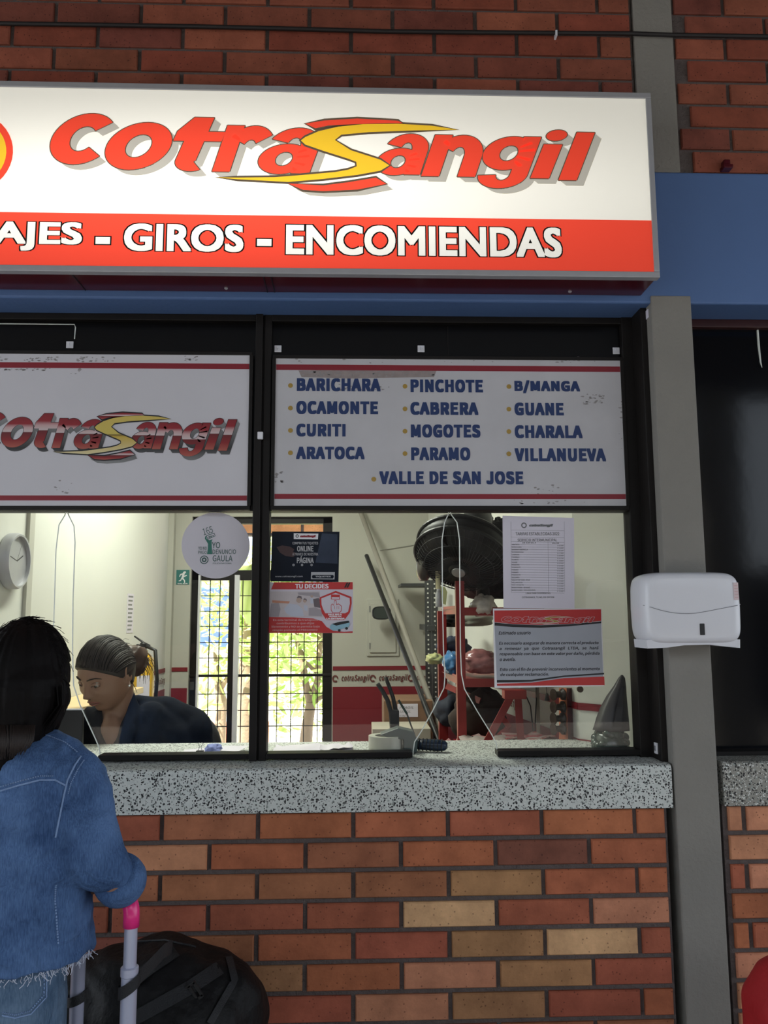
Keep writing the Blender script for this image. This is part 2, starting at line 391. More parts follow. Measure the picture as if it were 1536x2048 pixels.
def disc(mb, c, r, y, n=24, r2=None, rx=1.0):
    pts = [(c[0]+r*rx*math.cos(2*PI*k/n), c[1]+r*math.sin(2*PI*k/n)) for k in range(n)]
    if r2 is None: return mb.add([(p[0], y, p[1]) for p in pts], [tuple(range(n))])
    q = [(c[0]+r2*rx*math.cos(2*PI*k/n), c[1]+r2*math.sin(2*PI*k/n)) for k in range(n)]
    return mb.add([(p[0], y, p[1]) for p in pts+q], [(k, (k+1) % n, (k+1) % n+n, k+n) for k in range(n)])
# heavy italic letters of the wordmark, built from bars and rings (x-height 1)
def _bar(x0, z0, x1, z1): return [[(x0, z0), (x1, z0), (x1, z1), (x0, z1)]]
def _ring(cx, cz, rx, rz, wx, wz, a0, a1, n=40):
    n = max(6, int(n*abs(a1-a0)/360)); out = []
    f = lambda t, i: (cx+(rx-wx*i)*math.cos(t), cz+(rz-wz*i)*math.sin(t))
    for k in range(n):
        t0, t1 = math.radians(a0+(a1-a0)*k/n), math.radians(a0+(a1-a0)*(k+1)/n); out.append([f(t0, 0), f(t1, 0), f(t1, 1), f(t0, 1)])
    return out
LET = {'o': _ring(.5, .5, .52, .5, .31, .25, 0, 360), 'c': _ring(.52, .5, .52, .5, .31, .25, 42, 318),
       'n': _bar(0, 0, .36, 1)+_ring(.60, .50, .50, .50, .36, .28, 0, 150)+_bar(.74, 0, 1.10, .51), 'r': _bar(0, 0, .36, 1)+_ring(.60, .50, .50, .50, .36, .30, 38, 150),
       'a': _ring(.44, .31, .46, .33, .30, .17, 0, 360)+_bar(.66, 0, 1.0, .62)+_ring(.53, .60, .47, .40, .34, .21, 0, 158),
       'g': _ring(.48, .56, .50, .44, .32, .23, 0, 360)+_bar(.66, .0, 1.0, 1.0)+_ring(.52, .0, .48, .36, .34, .20, 186, 360),
       'i': _bar(0, 0, .38, 1)+_ring(.19, 1.27, .21, .16, .20, .155, 0, 360, 20), 'l': _bar(0, 0, .38, 1.42),
       't': _bar(.20, .26, .56, 1.36)+_bar(0, .76, .88, 1.0)+_ring(.54, .28, .34, .28, .335, .21, 180, 300)+[[(.20, 1.0), (.20, 1.36), (0, 1.0)]]}
def letter(mb, ch, x0, x1, z0, z1, y, grow=0.0):
    pl = [[(x+.30*z, z) for x, z in q_] for q_ in LET[ch]]; xs = [p[0] for q_ in pl for p in q_]; zs = [p[1] for q_ in pl for p in q_]
    fx = lambda x: x0+(x-min(xs))/(max(xs)-min(xs))*(x1-x0); fz = lambda z: z0+(z-min(zs))/(max(zs)-min(zs))*(z1-z0)
    sh = [(0, 0)]+([(grow*math.cos(k*PI/6), grow*math.sin(k*PI/6)) for k in range(12)] if grow else [])
    for j, (dx, dz) in enumerate(sh):
        for i, q_ in enumerate(pl): mb.add([(fx(x)+dx, y+j*1e-5+(i > 0)*2e-6*(i % 3), fz(z)+dz) for x, z in q_], [tuple(range(len(q_)))])
    return mb
# the company wordmark, measured on the big sign (image points), reused at other sizes
LG = [('c', 101, 221, 236, 337), ('o', 209, 339, 252, 346), ('t', 342, 445, 240, 347), ('r', 420, 538, 255, 347), ('a', 511, 633, 258, 350),
      ('a', 746, 851, 266, 349), ('n', 836, 961, 267, 350), ('g', 950, 1081, 268, 372), ('i', 1056, 1134, 253, 351), ('l', 1113, 1191, 257, 354)]
S_Y = [(911,256),(860,249),(790,246),(720,248),(670,254),(630,264),(604,276),(595,283),(604,291),(640,303),(690,318),(706,324),(707,333),(690,340),(664,345),(598,352),(544,357),(470,359),(429,359),(470,362),(571,366),(640,359),(708,350),(754,341),(772,330),(754,319),(695,301),(663,281),(676,270),(731,264),(822,259)]
S_T = [(604,249),(642,242),(708,237),(790,240),(800,245),(777,245),(708,248),(650,252),(624,258)]
S_B = [(571,369),(640,372),(690,365),(745,355),(766,367),(708,379),(640,383),(600,381)]
def logo(parent, box, y, mats, ref=(101, 1191, 236, 385), shadow=(14, 11), nsh=6, dy=.0005, outline=None, fine=True, spec_s=None):
    """box = x0,x1,z0,z1 in world for the reference rectangle"""
    x0, x1, z0, z1 = box; a, b, c, d = ref
    fx = lambda u: x0+(u-a)/(b-a)*(x1-x0); fz = lambda v: z1+(v-c)/(d-c)*(z0-z1)
    sh, sy = MB(), MB()
    for ch, u0, u1, v0, v1 in LG:
        for k in range(nsh):
            q = (k+1)/nsh; du, dv = shadow[0]*q, shadow[1]*q
            letter(sh, ch, fx(u0+du), fx(u1+du), fz(v1+dv), fz(v0+dv), y-dy*.3-.00003*(nsh-k))
        if outline: obj('letter_outline', letter(MB(), ch, fx(u0), fx(u1), fz(v1), fz(v0), y-dy, 2.0*abs(fx(1)-fx(0))), outline, parent)
        obj('letter', letter(MB(), ch, fx(u0), fx(u1), fz(v1), fz(v0), y-dy*2), mats[0], parent)
    for k in range(1, 4):
        for S_ in (S_T, S_B): sh.flat([(fx(u+shadow[0]*k/3), fz(v+shadow[1]*k/3)) for u, v in S_], y-dy*2.2-k*1e-5)
    def grow(pl, g):
        n = len(pl); out = []
        ar = sum(pl[i][0]*pl[(i+1) % n][1]-pl[(i+1) % n][0]*pl[i][1] for i in range(n)); sg = 1 if ar > 0 else -1
        for i in range(n):
            p, q, r = Vector(pl[i-1]), Vector(pl[i]), Vector(pl[(i+1) % n])
            e = ((q-p).normalized()+(r-q).normalized()); e = e.normalized() if e.length > 1e-6 else Vector((1, 0))
            out.append((q.x+sg*e.y*g, q.y-sg*e.x*g))
        return out
    sy.flat([(fx(u), fz(v)) for u, v in S_Y], y-dy*4)
    obj('letter_shadow', sh, mats[1], parent, kind='stuff')
    for pl in (S_Y, S_T, S_B): obj('emblem_outline', MB().flat([(fx(u), fz(v)) for u, v in grow(pl, 4)], y-dy*3), mats[2], parent)
    for pl in (S_T, S_B): obj('emblem_arc', MB().flat([(fx(u), fz(v)) for u, v in pl], y-dy*4), mats[0], parent)
    obj('emblem_letter', sy, mats[3], parent)

# ================================================================ THE SETTING
FY = 0.12                      # plane of the window frames, set back in the wall
Z = lambda zr: 1.5+2.2*zr
ZB = Z(-.2333)                 # underside of the counter slab
ZC = 1.10                      # counter top
ZW = Z(.5945)                  # bottom of the upper brickwork
ZBL = Z(.4085)                 # underside of the blue beam
XC0, XC1 = .857, .975          # concrete column
ZT = 3.62
PAL = dict(O=(150,90,62), R=(142,80,60), D=(112,70,56), B=(140,90,64), T=(146,108,76), Y=(184,150,110), P=(170,118,90), K=(126,76,62))
bm_cache = {}
def brick_mesh(w, h):
    key = (round(w, 3), round(h, 3))
    if key not in bm_cache:
        mb = MB()
        b, f = .004, .003
        # front face slightly pillowed with worn arrises (front at y=0, back at y=.03)
        x, z = w/2, h/2
        fr = [(-x+f, 0, -z+f), (x-f, 0, -z+f), (x-f, 0, z-f), (-x+f, 0, z-f)]
        md = [(-x, b, -z), (x, b, -z), (x, b, z), (-x, b, z)]
        bk = [(-x, .03, -z), (x, .03, -z), (x, .03, z), (-x, .03, z)]
        mb.add(fr+md+bk, [(0,1,2,3),(0,4,5,1),(1,5,6,2),(2,6,7,3),(3,7,4,0),(4,8,9,5),(5,9,10,6),(6,10,11,7),(7,11,8,4)])
        me = mb.mesh('brick'); me.materials.append(M['brick']); bm_cache[key] = me
    return bm_cache[key]
def brick(parent, x0, x1, z0, z1, c, tone=1.0):
    me = brick_mesh(x1-x0, z1-z0)
    o = bpy.data.objects.new('brick', me); COL.objects.link(o); o.parent = parent
    o.location = Vector(((x0+x1)/2, random.uniform(-.0015, .0015), (z0+z1)/2))-rootloc(parent)
    o.rotation_euler = (random.uniform(-.004, .004), random.uniform(-.003, .003), random.uniform(-.004, .004))
    l = lin(c); j = random.uniform(.92, 1.08); g = random.uniform(.95, 1.05)
    o.color = (l[0]*j*tone*1.55, l[1]*j*g*tone*1.55, l[2]*j*tone*1.55, 1)
def brickwork(parent, x0, x1, z0, z1, rh, joint_x, pitch=.2508, mj=.0115, hj=.0125, odd=0, pal=None, table=None, skip=None, fromtop=True, tone=1.0):
    n = int(math.ceil((z1-z0)/rh-.3))
    for r in range(n):
        zt, zb = (z1-r*rh-hj*.25, z1-(r+1)*rh+hj*.75) if fromtop else (z0+(r+1)*rh-hj*.75, z0+r*rh+hj*.25)
        if zb < z0-.001: zb = z0+.001
        if zt > z1+.001: zt = z1-.001
        if zt-zb < .02: continue
        ph = joint_x+(0 if (r+odd) % 2 == 0 else pitch/2)
        k = math.floor((x0-ph)/pitch); col = 0
        while True:
            a = ph+k*pitch+mj/2; b = a+pitch-mj; k += 1
            if a >= x1-.02: break
            a2, b2 = max(a, x0), min(b, x1)
            if b2-a2 < .025: continue
            c = random.choice(pal)
            if table and r < len(table):
                kk = k-1-table[r][0]
                if 0 <= kk < len(table[r][1]): c = PAL[table[r][1][kk]]
            brick(parent, a2, b2, zb, zt, c, tone)
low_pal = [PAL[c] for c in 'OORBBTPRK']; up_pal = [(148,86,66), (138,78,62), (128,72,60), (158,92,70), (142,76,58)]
# lower wall, left bay
w = struct('wall_front_lower', MB().box(-1.75, XC0-.022, .010, .15, 0, ZB), 'mortar')
JX = P(540+312/1.873, 1630).x
k0 = 0
tbl = [(-1, 'OORO' 'O'), (-1, 'BODOO'), (-1, 'BBTOO'), (-1, 'RYRPR'), (-1, 'ORTYR'), (-1, 'OPTRP'), (-1, 'RPTRO')]
brickwork(w, -1.72, XC0-.03, 0, ZB, (Z(-.2333)-Z(-.4410))/6.07, JX, odd=0, pal=low_pal, table=[(a if i % 2 == 0 else a-0, b) for i, (a, b) in enumerate(tbl)], tone=.95)
w = struct('wall_front_lower_right', MB().box(XC1+.012, 2.6, .010, .15, 0, Z(-.232)), 'mortar')
brickwork(w, XC1+.025, 2.58, 0, Z(-.232), .0742, P(1490, 1640).x, odd=0, mj=.014, pal=[PAL[c] for c in 'OPRPORP'], tone=1.02)
# upper walls
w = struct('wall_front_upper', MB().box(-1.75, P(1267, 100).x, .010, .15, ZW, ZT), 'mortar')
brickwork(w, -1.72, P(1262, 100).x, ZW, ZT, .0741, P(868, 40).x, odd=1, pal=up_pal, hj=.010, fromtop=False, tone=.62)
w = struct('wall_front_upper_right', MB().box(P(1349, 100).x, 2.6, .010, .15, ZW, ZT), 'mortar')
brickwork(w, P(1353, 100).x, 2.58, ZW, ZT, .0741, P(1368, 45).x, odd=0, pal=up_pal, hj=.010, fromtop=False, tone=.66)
# blue concrete beam across both bays
struct('trim_blue_beam', MB().box(-1.75, 2.6, 0.0, .15, ZBL, ZW), 'blue', bevel=.006)
# concrete column: upper part flush in the brickwork, lower part standing proud
struct('trim_column_upper', MB().box(P(1267, 100).x+.004, P(1349, 100).x-.003, -.001, .15, ZW-.001, ZT), 'concrete', bevel=.002)
mb = MB().box(XC0, XC1, -.006, .16, 0, Z(.4185)); struct('trim_column', mb, 'concrete', bevel=.004)
struct('trim_column_jamb', MB().box(XC0-.018, XC0+.001, .035, .16, ZC, ZBL), 'frame', bevel=.002)
# terrazzo counter slabs (outer edge rounded), reaching into the office
def slab(name, x0, x1, zt, zb, yb, m):
    prof = [(0.0, zb), (0.0, zt-.012), (.003, zt-.004), (.012, zt), (yb, zt+.002), (yb, zb+.02), (.16, zb+.02), (.16, zb)]
    mb = MB().loft([[(x0, y, z) for y, z in prof], [(x1, y, z) for y, z in prof]])
    return struct(name, mb, m)
slab('trim_counter', -1.75, XC0-.006, ZC, ZB, .44, 'terrazzo')
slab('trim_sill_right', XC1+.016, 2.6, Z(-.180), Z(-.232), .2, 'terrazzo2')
# ground, canopy, interior shell
struct('floor', MB().box(-6, 7, -5.2, 2.6, -.06, 0), 'floor')
struct('floor_driveway', MB().box(-14, 16, -18, -5.2, -.08, -.02), mat('dark asphalt', (.075, .07, .065), rough=.95, spec=.1))
struct('ceiling_canopy', MB().box(-6, 7, -5.2, .5, ZT, ZT+.12), 'roof')
struct('ceiling_office', MB().box(-2.6, 1.6, .15, 2.7, 2.6, ZT), 'ceil')
RY = 2.40
XL, XR = -1.06, .42
zs1, zs2, zs3 = P(760, 1332, RY).z, P(760, 1340, RY).z, P(760, 1373, RY).z   # painted bands: red line, white, red field
def band(parent, a, b, off):
    """painted red line and red dado along the wall from a to b (x,y)"""
    a, b = Vector((a[0], a[1], 0)), Vector((b[0], b[1], 0)); n = (b-a).normalized().cross(Vector((0, 0, 1)))*off
    for nm, z0, z1 in (('painted_line', zs2, zs1), ('painted_dado', 0.02, zs3)):
        mb = MB().bar(a+n+Vector((0, 0, (z0+z1)/2)), b+n+Vector((0, 0, (z0+z1)/2)), .003, z1-z0)
        obj(nm, mb, 'redpaint', parent)
# rear wall with the doorway opening
dx0, dx1, dzt = P(378, 1300, RY).x, P(664, 1300, RY).x, P(600, 1033, RY).z
wb = MB(); wb.box(XL-.1, dx0, RY, RY+.14, 0, 2.6); wb.box(dx1, 2.0, RY, RY+.14, 0, 2.6); wb.box(dx0, dx1, RY, RY+.14, dzt, 2.6)
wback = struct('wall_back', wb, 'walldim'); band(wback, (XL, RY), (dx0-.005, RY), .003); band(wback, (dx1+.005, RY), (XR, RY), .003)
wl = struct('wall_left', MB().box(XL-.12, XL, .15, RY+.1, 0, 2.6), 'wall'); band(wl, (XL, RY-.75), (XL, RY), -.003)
for o in list(wl.children): o.location.x += .006
# right wall: two leaves meeting at a shallow angle
rp = [(XR, RY+.02), (.72, .42), (.91, .20)]
mb = MB()
for (ax, ay), (bx, by) in zip(rp[:-1], rp[1:]):
    d = Vector((bx-ax, by-ay, 0)).normalized(); n = Vector((-d.y, d.x, 0))*.05
    n = n if n.x > 0 else -n
    mb.loft([[(ax, ay, 0), (bx, by, 0), (bx+n.x, by+n.y, 0), (ax+n.x, ay+n.y, 0)], [(ax, ay, 2.6), (bx, by, 2.6), (bx+n.x, by+n.y, 2.6), (ax+n.x, ay+n.y, 2.6)]])
wr = struct('wall_right', mb, 'wall')
band(wr, rp[0], rp[1], .004); band(wr, rp[1], (rp[1][0]+(rp[2][0]-rp[1][0])*.42, rp[1][1]+(rp[2][1]-rp[1][1])*.42), .004)
struct('wall_partition', MB().box(.93, .97, .15, RY+.1, 0, 2.6), 'wall')
# wordmarks painted along the white band
def band_mark(parent, p0, p1, zc, h):
    mb = MB(); vs, fs = glyphs('cotraSangil', .011, .35, 1.08)
    xa, xb = min(p[0] for p in vs), max(p[0] for p in vs); ya, yb = min(p[1] for p in vs), max(p[1] for p in vs)
    p0, p1 = Vector((*p0, 0)), Vector((*p1, 0)); d = p1-p0
    nn = Vector((0, 0, 1)).cross(d).normalized()*2e-5; nn = nn if nn.y > 0 or abs(d.x) < .01 and False else nn
    mb.add([tuple(p0+d*((x-xa)/(xb-xa))+nn*ly+Vector((0, 0, zc-h/2+h*(y-ya)/(yb-ya)))) for x, y, ly in vs], fs)
    obj('painted_wordmark', mb, M.setdefault('oldprint', mat('faded brown red print', (.15, .035, .03), rough=.6)), parent)
    q = p0-d.normalized()*.035+Vector((0, 0, zc)); ring = []; n = 14
    dd = d.normalized(); mb = MB()
    o_ = [tuple(q+dd*math.cos(2*PI*k/n)*.018+Vector((0, 0, math.sin(2*PI*k/n)*.02))) for k in range(n)]
    i_ = [tuple(q+dd*math.cos(2*PI*k/n)*.010+Vector((0, 0, math.sin(2*PI*k/n)*.011))) for k in range(n)]
    mb.add(o_+i_, [(k, (k+1) % n, (k+1) % n+n, k+n) for k in range(n-2)]); obj('painted_emblem', mb, 'oldprint', parent)
zb_ = (zs2+zs3)/2
for u0, u1 in ((683, 739), (758, 815), (834, 872)):
    a, b = P(u0, 1357, RY-.005), P(u1, 1357, RY-.005); band_mark(wback, (a.x, a.y), (b.x, b.y), zb_, .045)
for t in (.12, .30, .46, .62):
    a = Vector((XR-.006, RY)); b = Vector((.72-.006, .42)); q0 = a+(b-a)*t; q1 = a+(b-a)*(t+.11); band_mark(wr, q0, q1, zb_, .045)
a = Vector((XL+.006, 1.9)); band_mark(wl, (XL+.006, 1.80), (XL+.006, 2.05), zb_, .045); band_mark(wl, (XL+.006, 2.14), (XL+.006, 2.38), zb_, .045)
# pilaster strips on the left wall
mb = MB(); mb.box(XL, XL+.012, P(60, 1100, 0).y+.40, .44, 1.1, 2.6); struct('trim_left_wall_strip', mb, 'walldim')
mb = MB(); yy = 2.2*0+(-XL*1600/(711-340))-2.2; mb.box(XL, XL+.03, yy-.02, yy+.10, 0, 2.6); struct('trim_left_wall_pilaster', mb, 'walldim')

# ---------------------------------------------------------------- windows of the front
xl_in = P(505, 1100, FY).x; xm_in = P(538, 1100, FY).x; xr_in = P(1262, 1100, FY).x
zbar_t, zbar_b = P(1150, 1500, FY).z, P(1150, 1511, FY).z
zhead = ZBL
GY = FY+.03
def pane(parent, pts, edge=None):
    mb = MB(); q = [P(a, b, GY) for a, b in pts]; mb.prism([(p.x, p.z) for p in q], GY, GY+.004); obj('pane', mb, 'glass', parent)
    if edge:
        obj('polished_edge', MB().tube([P(a, b, GY-.001) for a, b in edge], .0017, 6), 'edge', parent)
cutR_l = [(898,1018),(896,1030),(889,1045),(884,1080),(885,1200),(887,1300),(890,1352),(888,1376),(866,1420),(843,1462),(829,1484),(825,1512)]
cutR_r = [(898,1018),(903,1030),(914,1045),(919,1080),(920,1200),(921,1300),(923,1348),(929,1378),(955,1423),(984,1470),(993,1488),(995,1512)]
cutL_l = [(133,1018),(130,1030),(118,1050),(112,1100),(109,1200),(106,1300),(103,1370),(80,1430),(60,1480),(56,1512)]
cutL_r = [(133,1018),(137,1030),(148,1052),(150,1085),(146,1200),(145,1300),(147,1370),(160,1410),(192,1480),(199,1497),(200,1512)]
win1 = struct('window_1', MB().box(-1.75, xl_in, FY, FY+.05, P(300, 1022, FY).z, P(300, 1010, FY).z), 'frame')
win2 = struct('window_2', MB().box(xm_in, xr_in, FY, FY+.05, P(900, 1022, FY).z, P(900, 1010, FY).z), 'frame')
pane(win1, [(-260,1018)]+cutL_l+[(-260,1512)], cutL_l)
pane(win1, [(507,1018),(498,1512)]+cutL_r[::-1], cutL_r)
pane(win2, [(540,1018)]+cutR_l+[(530,1512)], cutR_l)
pane(win2, [(1262,1018),(1284,1512)]+cutR_r[::-1], cutR_r)
def bar(parent, x0, x1, y0, y1, z0, z1, nm='frame_bar', m='frame', bv=.002): return obj(nm, MB().box(x0, x1, y0, y1, z0, z1), m, parent, bevel=bv)
# mullion between the two windows (two profiles with a groove)
xmm = (xl_in+xm_in)/2
mu = struct('trim_mullion', MB().box(xl_in, xmm-.002, FY-.012, FY+.05, ZC, zhead), 'frame', bevel=.002)
bar(mu, xmm+.002, xm_in, FY-.005, FY+.05, ZC, zhead, 'mullion_profile'); bar(mu, xmm-.003, xmm+.003, FY, FY+.04, ZC, zhead, 'mullion_groove')
bar(win2, xr_in-.002, XC0-.016, FY-.01, FY+.05, ZC, zhead, 'frame_jamb')
bar(win1, P(197, 1518, FY).x, xl_in, FY-.008, FY+.045, zbar_b, zbar_t)
bar(win1, -1.75, P(56, 1518, FY).x, FY-.008, FY+.045, zbar_b, zbar_t)
bar(win2, xm_in, P(825, 1518, FY).x, FY-.008, FY+.045, zbar_b, zbar_t)
bar(win2, P(995, 1512, FY).x, xr_in, FY-.008, FY+.045, zbar_b, zbar_t)
# head rail and black film band above the sign panels
for wn_, a, b in ((win1, -1.75, xl_in), (win2, xm_in, xr_in)):
    bar(wn_, a, b, FY-.006, FY+.05, P(700, 645, FY).z, zhead, 'head_rail')
    bar(wn_, a, b, FY+.012, FY+.02, P(700, 1012, FY).z, P(700, 645, FY).z, 'film_pane', 'blackglass', 0)
bar(win2, P(897, 690, FY).x-.0012, P(897, 690, FY).x+.0012, FY+.010, FY+.013, P(897, 715, FY).z, P(897, 650, FY).z, 'pane_joint', 'frame', 0)
# dark window of the right bay
win3 = struct('window_3', MB().box(XC1-.01, 2.6, FY, FY+.05, P(1500, 655, FY).z, ZBL+.0), 'redframe', bevel=.002)
bar(win3, XC1-.01, 2.6, FY+.02, FY+.026, Z(-.18), P(1500, 655, FY).z, 'dark_pane', 'darkglass', 0)
bar(win3, XC1-.01, 2.6, FY-.03, FY+.05, Z(-.180), P(1500, 1499, FY).z, 'bottom_rail')
mb = MB().tube([P(1515, 660, FY+.017), P(1517, 690, FY+.017), P(1521, 725, FY+.017), P(1524, 735, FY+.017)], [.003, .0035, .0025, .001], 6)
obj('paint_drip', mb, 'edge', win3)

# ---------------------------------------------------------------- rear doorway: grille gate
DY = RY+.03
gate = thing('grille_door', 'dark metal door frame with a welded bar grille at the back of the office', 'door', ((dx0+dx1)/2, DY, 0))
def gb(nm, x0, x1, y0, y1, z0, z1, m='frame'): return obj(nm, MB().box(x0, x1, y0, y1, z0, z1), m, gate, bevel=.002)
fx = lambda u, v=1300: P(u, v, DY).x
fz = lambda v, u=600: P(u, v, DY).z
gb('frame_post', dx0, fx(395), DY, DY+.06, 0, dzt); gb('frame_post', fx(645), dx1, DY, DY+.06, 0, dzt)
gb('frame_head', dx0, dx1, DY, DY+.06, fz(1047), dzt)
gb('frame_post', fx(456), fx(467), DY-.01, DY+.05, 0, fz(1150))
gb('door_stile', fx(468), fx(478), DY-.03, DY+.02, 0, fz(1150), 'white')
gb('door_stile', fx(395), fx(399), DY-.03, DY+.02, 0, fz(1150), 'white')
gb('transom_rail', dx0, dx1, DY, DY+.05, fz(1160), fz(1140))
gb('middle_rail', dx0, dx1, DY-.005, DY+.03, fz(1353), fz(1348))
for v in (1191, 1222, 1252, 1284, 1315, 1387, 1420, 1452, 1486, 1520, 1552, 1584):
    z = fz(v); obj('grille_bar', MB().bar((dx0+.02, DY+.01, z), (dx1-.02, DY+.01, z), .005), 'frame', gate)
for u in (397, 417, 437, 483, 505, 527, 554.5, 582, 608, 635):
    x = fx(u); obj('grille_bar', MB().bar((x, DY+.014, 0.1), (x, DY+.014, fz(1150)), .005), 'frame', gate)
# bolt handle hanging on the middle rail
obj('bolt', MB().tube([(fx(475), DY-.02, fz(1345)), (fx(475), DY-.025, fz(1365)), (fx(475), DY-.02, fz(1388))], [.006, .004, .007], 8), 'frame', gate, smooth=True)
obj('latch_plate', MB().box(fx(383), fx(391), DY-.02, DY, fz(1378), fz(1362)), 'greysteel', gate)
# brick screen seen over the door head
mb = MB(); 
sc_ = struct('wall_yard_screen', MB().box(dx0-.4, dx1+.4, RY+.9, RY+1.0, fz(1075)+.1, 2.9), 'mortar')
for r in range(5):
    for k in range(9):
        x = dx0-.4+.02+k*.24+(r % 2)*.1; z = fz(1075)+.12+r*.08
        o = bpy.data.objects.new('brick', brick_mesh(.22, .065)); COL.objects.link(o); o.parent = sc_; o.location = Vector((x+.11, RY+.895, z+.03))-rootloc(sc_); o.color = (.7, .35, .16, 1)

# ---------------------------------------------------------------- the yard behind
struct('floor_yard', MB().box(-9, 9, 2.6, 16, -.08, -.02), 'ground')
yb = struct('wall_yard', MB().box(-9, 9, 11.5, 11.7, -.02, 1.9), mat('sunlit rendered wall', (.72, .66, .55), rough=.9))
struct('wall_planter', MB().box(-3.2, -.9, 6.2, 6.4, -.02, .42), mat('red clay planter wall', (.62, .20, .12), rough=.9), bevel=.01)
def leaves(name, spots, n, r, size, m, parent, seed=0, flatz=1.0):
    rnd = random.Random(seed); mb = MB()
    for i in range(n):
        c = rnd.choice(spots); d = Vector((rnd.gauss(0, 1), rnd.gauss(0, 1), rnd.gauss(0, 1)*flatz)); d = d/max(d.length, .01)*r*rnd.random()**.5
        p = Vector(c)+d; s = size*rnd.uniform(.6, 1.4)
        a = Vector((rnd.gauss(0, 1), rnd.gauss(0, 1), rnd.gauss(0, .6)-.3)).normalized(); b = a.cross(Vector((rnd.gauss(0, 1), rnd.gauss(0, 1), 1))).normalized()
        nn = a.cross(b)*s*.12
        mb.add([p-a*s, p-a*s*.3+b*s*.32+nn, p+a*s*.4+b*s*.26+nn, p+a*s, p+a*s*.4-b*s*.26+nn, p-a*s*.3-b*s*.32+nn], [(0,1,2,3),(0,3,4,5)])
    me = mb.mesh(name, rootloc(parent) if parent else (0, 0, 0), fix=False); me.materials.append(M[m]); o = bpy.data.objects.new(name, me); COL.objects.link(o); o.parent = parent
    o['kind'] = 'stuff'; return o
TY = 4.2
t = thing('tree', 'slender forked tree behind the grille, right of the window mullion', 'tree', (P(610, 1500, TY).x, TY, -.02))
q = lambda u, v, dy=0: P(u, v, TY+dy)
base = q(606, 1540); base = Vector((base.x-.02, base.y, -.02))
mb = MB().tube([base, q(608, 1520), q(615, 1450), q(622, 1405)], [.075, .06, .045, .04], 10)
mb.tube([q(622, 1410), q(612, 1370), q(605, 1325), q(596, 1290), q(590, 1240)], [.034, .028, .024, .02, .012], 8)
mb.tube([q(622, 1405), q(636, 1360), q(638, 1310), q(642, 1260), q(650, 1190)], [.032, .026, .024, .02, .012], 8)
mb.tube([q(636, 1345), q(624, 1337), q(610, 1322), q(604, 1300)], [.02, .016, .012, .008], 7)
mb.tube([q(626, 1405), q(645, 1392), q(662, 1383)], [.024, .018, .012], 7)
obj('trunk', mb, 'trunk', t, smooth=True)
sp = [q(u, v, random.uniform(-.2, .4)) for u, v in ((600, 1240), (560, 1230), (640, 1220), (650, 1290), (570, 1290), (560, 1340), (650, 1370), (600, 1190), (630, 1150), (580, 1400))]
leaves('foliage', sp, 800, .34, .055, 'leaf', t, 3)
t = thing('tree', 'thick leaning tree trunk behind the grille, left of the window mullion', 'tree', (P(490, 1500, 4.8).x, 4.8, -.02))
q = lambda u, v, dy=0: P(u, v, 4.8+dy)
b0 = q(486, 1540)
mb = MB().tube([Vector((b0.x, 4.8, -.02)), q(487, 1500), q(491, 1400), q(495, 1300), q(503, 1220), q(515, 1120)], [.12, .09, .075, .06, .05, .035], 10)
mb.tube([q(503, 1220), q(490, 1170), q(480, 1120)], [.03, .02, .012], 7)
obj('trunk', mb, 'trunk', t, smooth=True)
leaves('foliage', [q(u, v, random.uniform(-.4, .4)) for u, v in ((500, 1180), (520, 1150), (480, 1200), (530, 1210), (560, 1160), (510, 1260), (498, 1330), (540, 1270))], 650, .36, .07, 'leaf', t, 5)
t = thing('banana_plant', 'broad leaved plant hanging over the top of the rear door', 'plant', (P(490, 1500, 3.6).x+.1, 3.6, -.02))
q = lambda u, v, dy=0: P(u, v, 3.6+dy)
mb = MB().tube([Vector((q(522, 1500).x, 3.65, -.02)), q(520, 1400, .05), q(517, 1200, .05), q(505, 1130, .02)], [.02, .02, .018, .015], 8)
obj('stem', mb, 'leafd', t, smooth=True)
def blade(pts, w):
    mb = MB(); n = len(pts); L_, R_ = [], []
    for i, p in enumerate(pts):
        k = w*math.sin(PI*(i+.4)/(n+.1)); L_.append(p+Vector((-k, .02, k*.2))); R_.append(p+Vector((k, .02, k*.2)))
    mb.add(L_+pts+R_, [(i, i+1, n+i+1, n+i) for i in range(n-1)]+[(n+i, n+i+1, 2*n+i+1, 2*n+i) for i in range(n-1)]); return mb
for pts, w in (([q(505, 1130), q(498, 1150), q(490, 1190), q(487, 1230)], .055), ([q(505, 1130), q(485, 1140), q(476, 1170), q(472, 1200)], .05), ([q(505, 1128), q(515, 1135), q(530, 1160), q(535, 1200)], .05), ([q(500, 1140), q(503, 1180), q(500, 1220), q(497, 1248)], .045)):
    obj('leaf', blade(pts, w), 'leaf', t, smooth=True)
t = thing('tree', 'thin young tree beyond the red planter, seen through the left half of the door', 'tree', (P(441, 1500, 5.4).x, 5.4, -.02))
q = lambda u, v, dy=0: P(u, v, 5.4+dy)
mb = MB().tube([Vector((q(438, 1520).x, 5.4, -.02)), q(440, 1480), q(443, 1400), q(436, 1365), q(430, 1300)], [.06, .05, .05, .035, .02], 8)
mb.tube([q(442, 1375), q(455, 1355), q(462, 1330)], [.03, .02, .012], 7); obj('trunk', mb, 'trunk', t, smooth=True)
leaves('foliage', [q(u, v) for u, v in ((420, 1215), (440, 1190), (455, 1240), (410, 1260), (440, 1345), (425, 1350))], 220, .3, .06, 'leaf', t, 8)
hg = thing('hedge', 'sunlit hedge along the far side of the yard', 'hedge', (0, 9, -.02))
leaves('foliage', [(x*.7-4.2, 9.0+random.uniform(-.3, .3), .4+.9*(j)) for x in range(13) for j in range(3)], 1800, .7, .11, 'leaf', hg, 11)
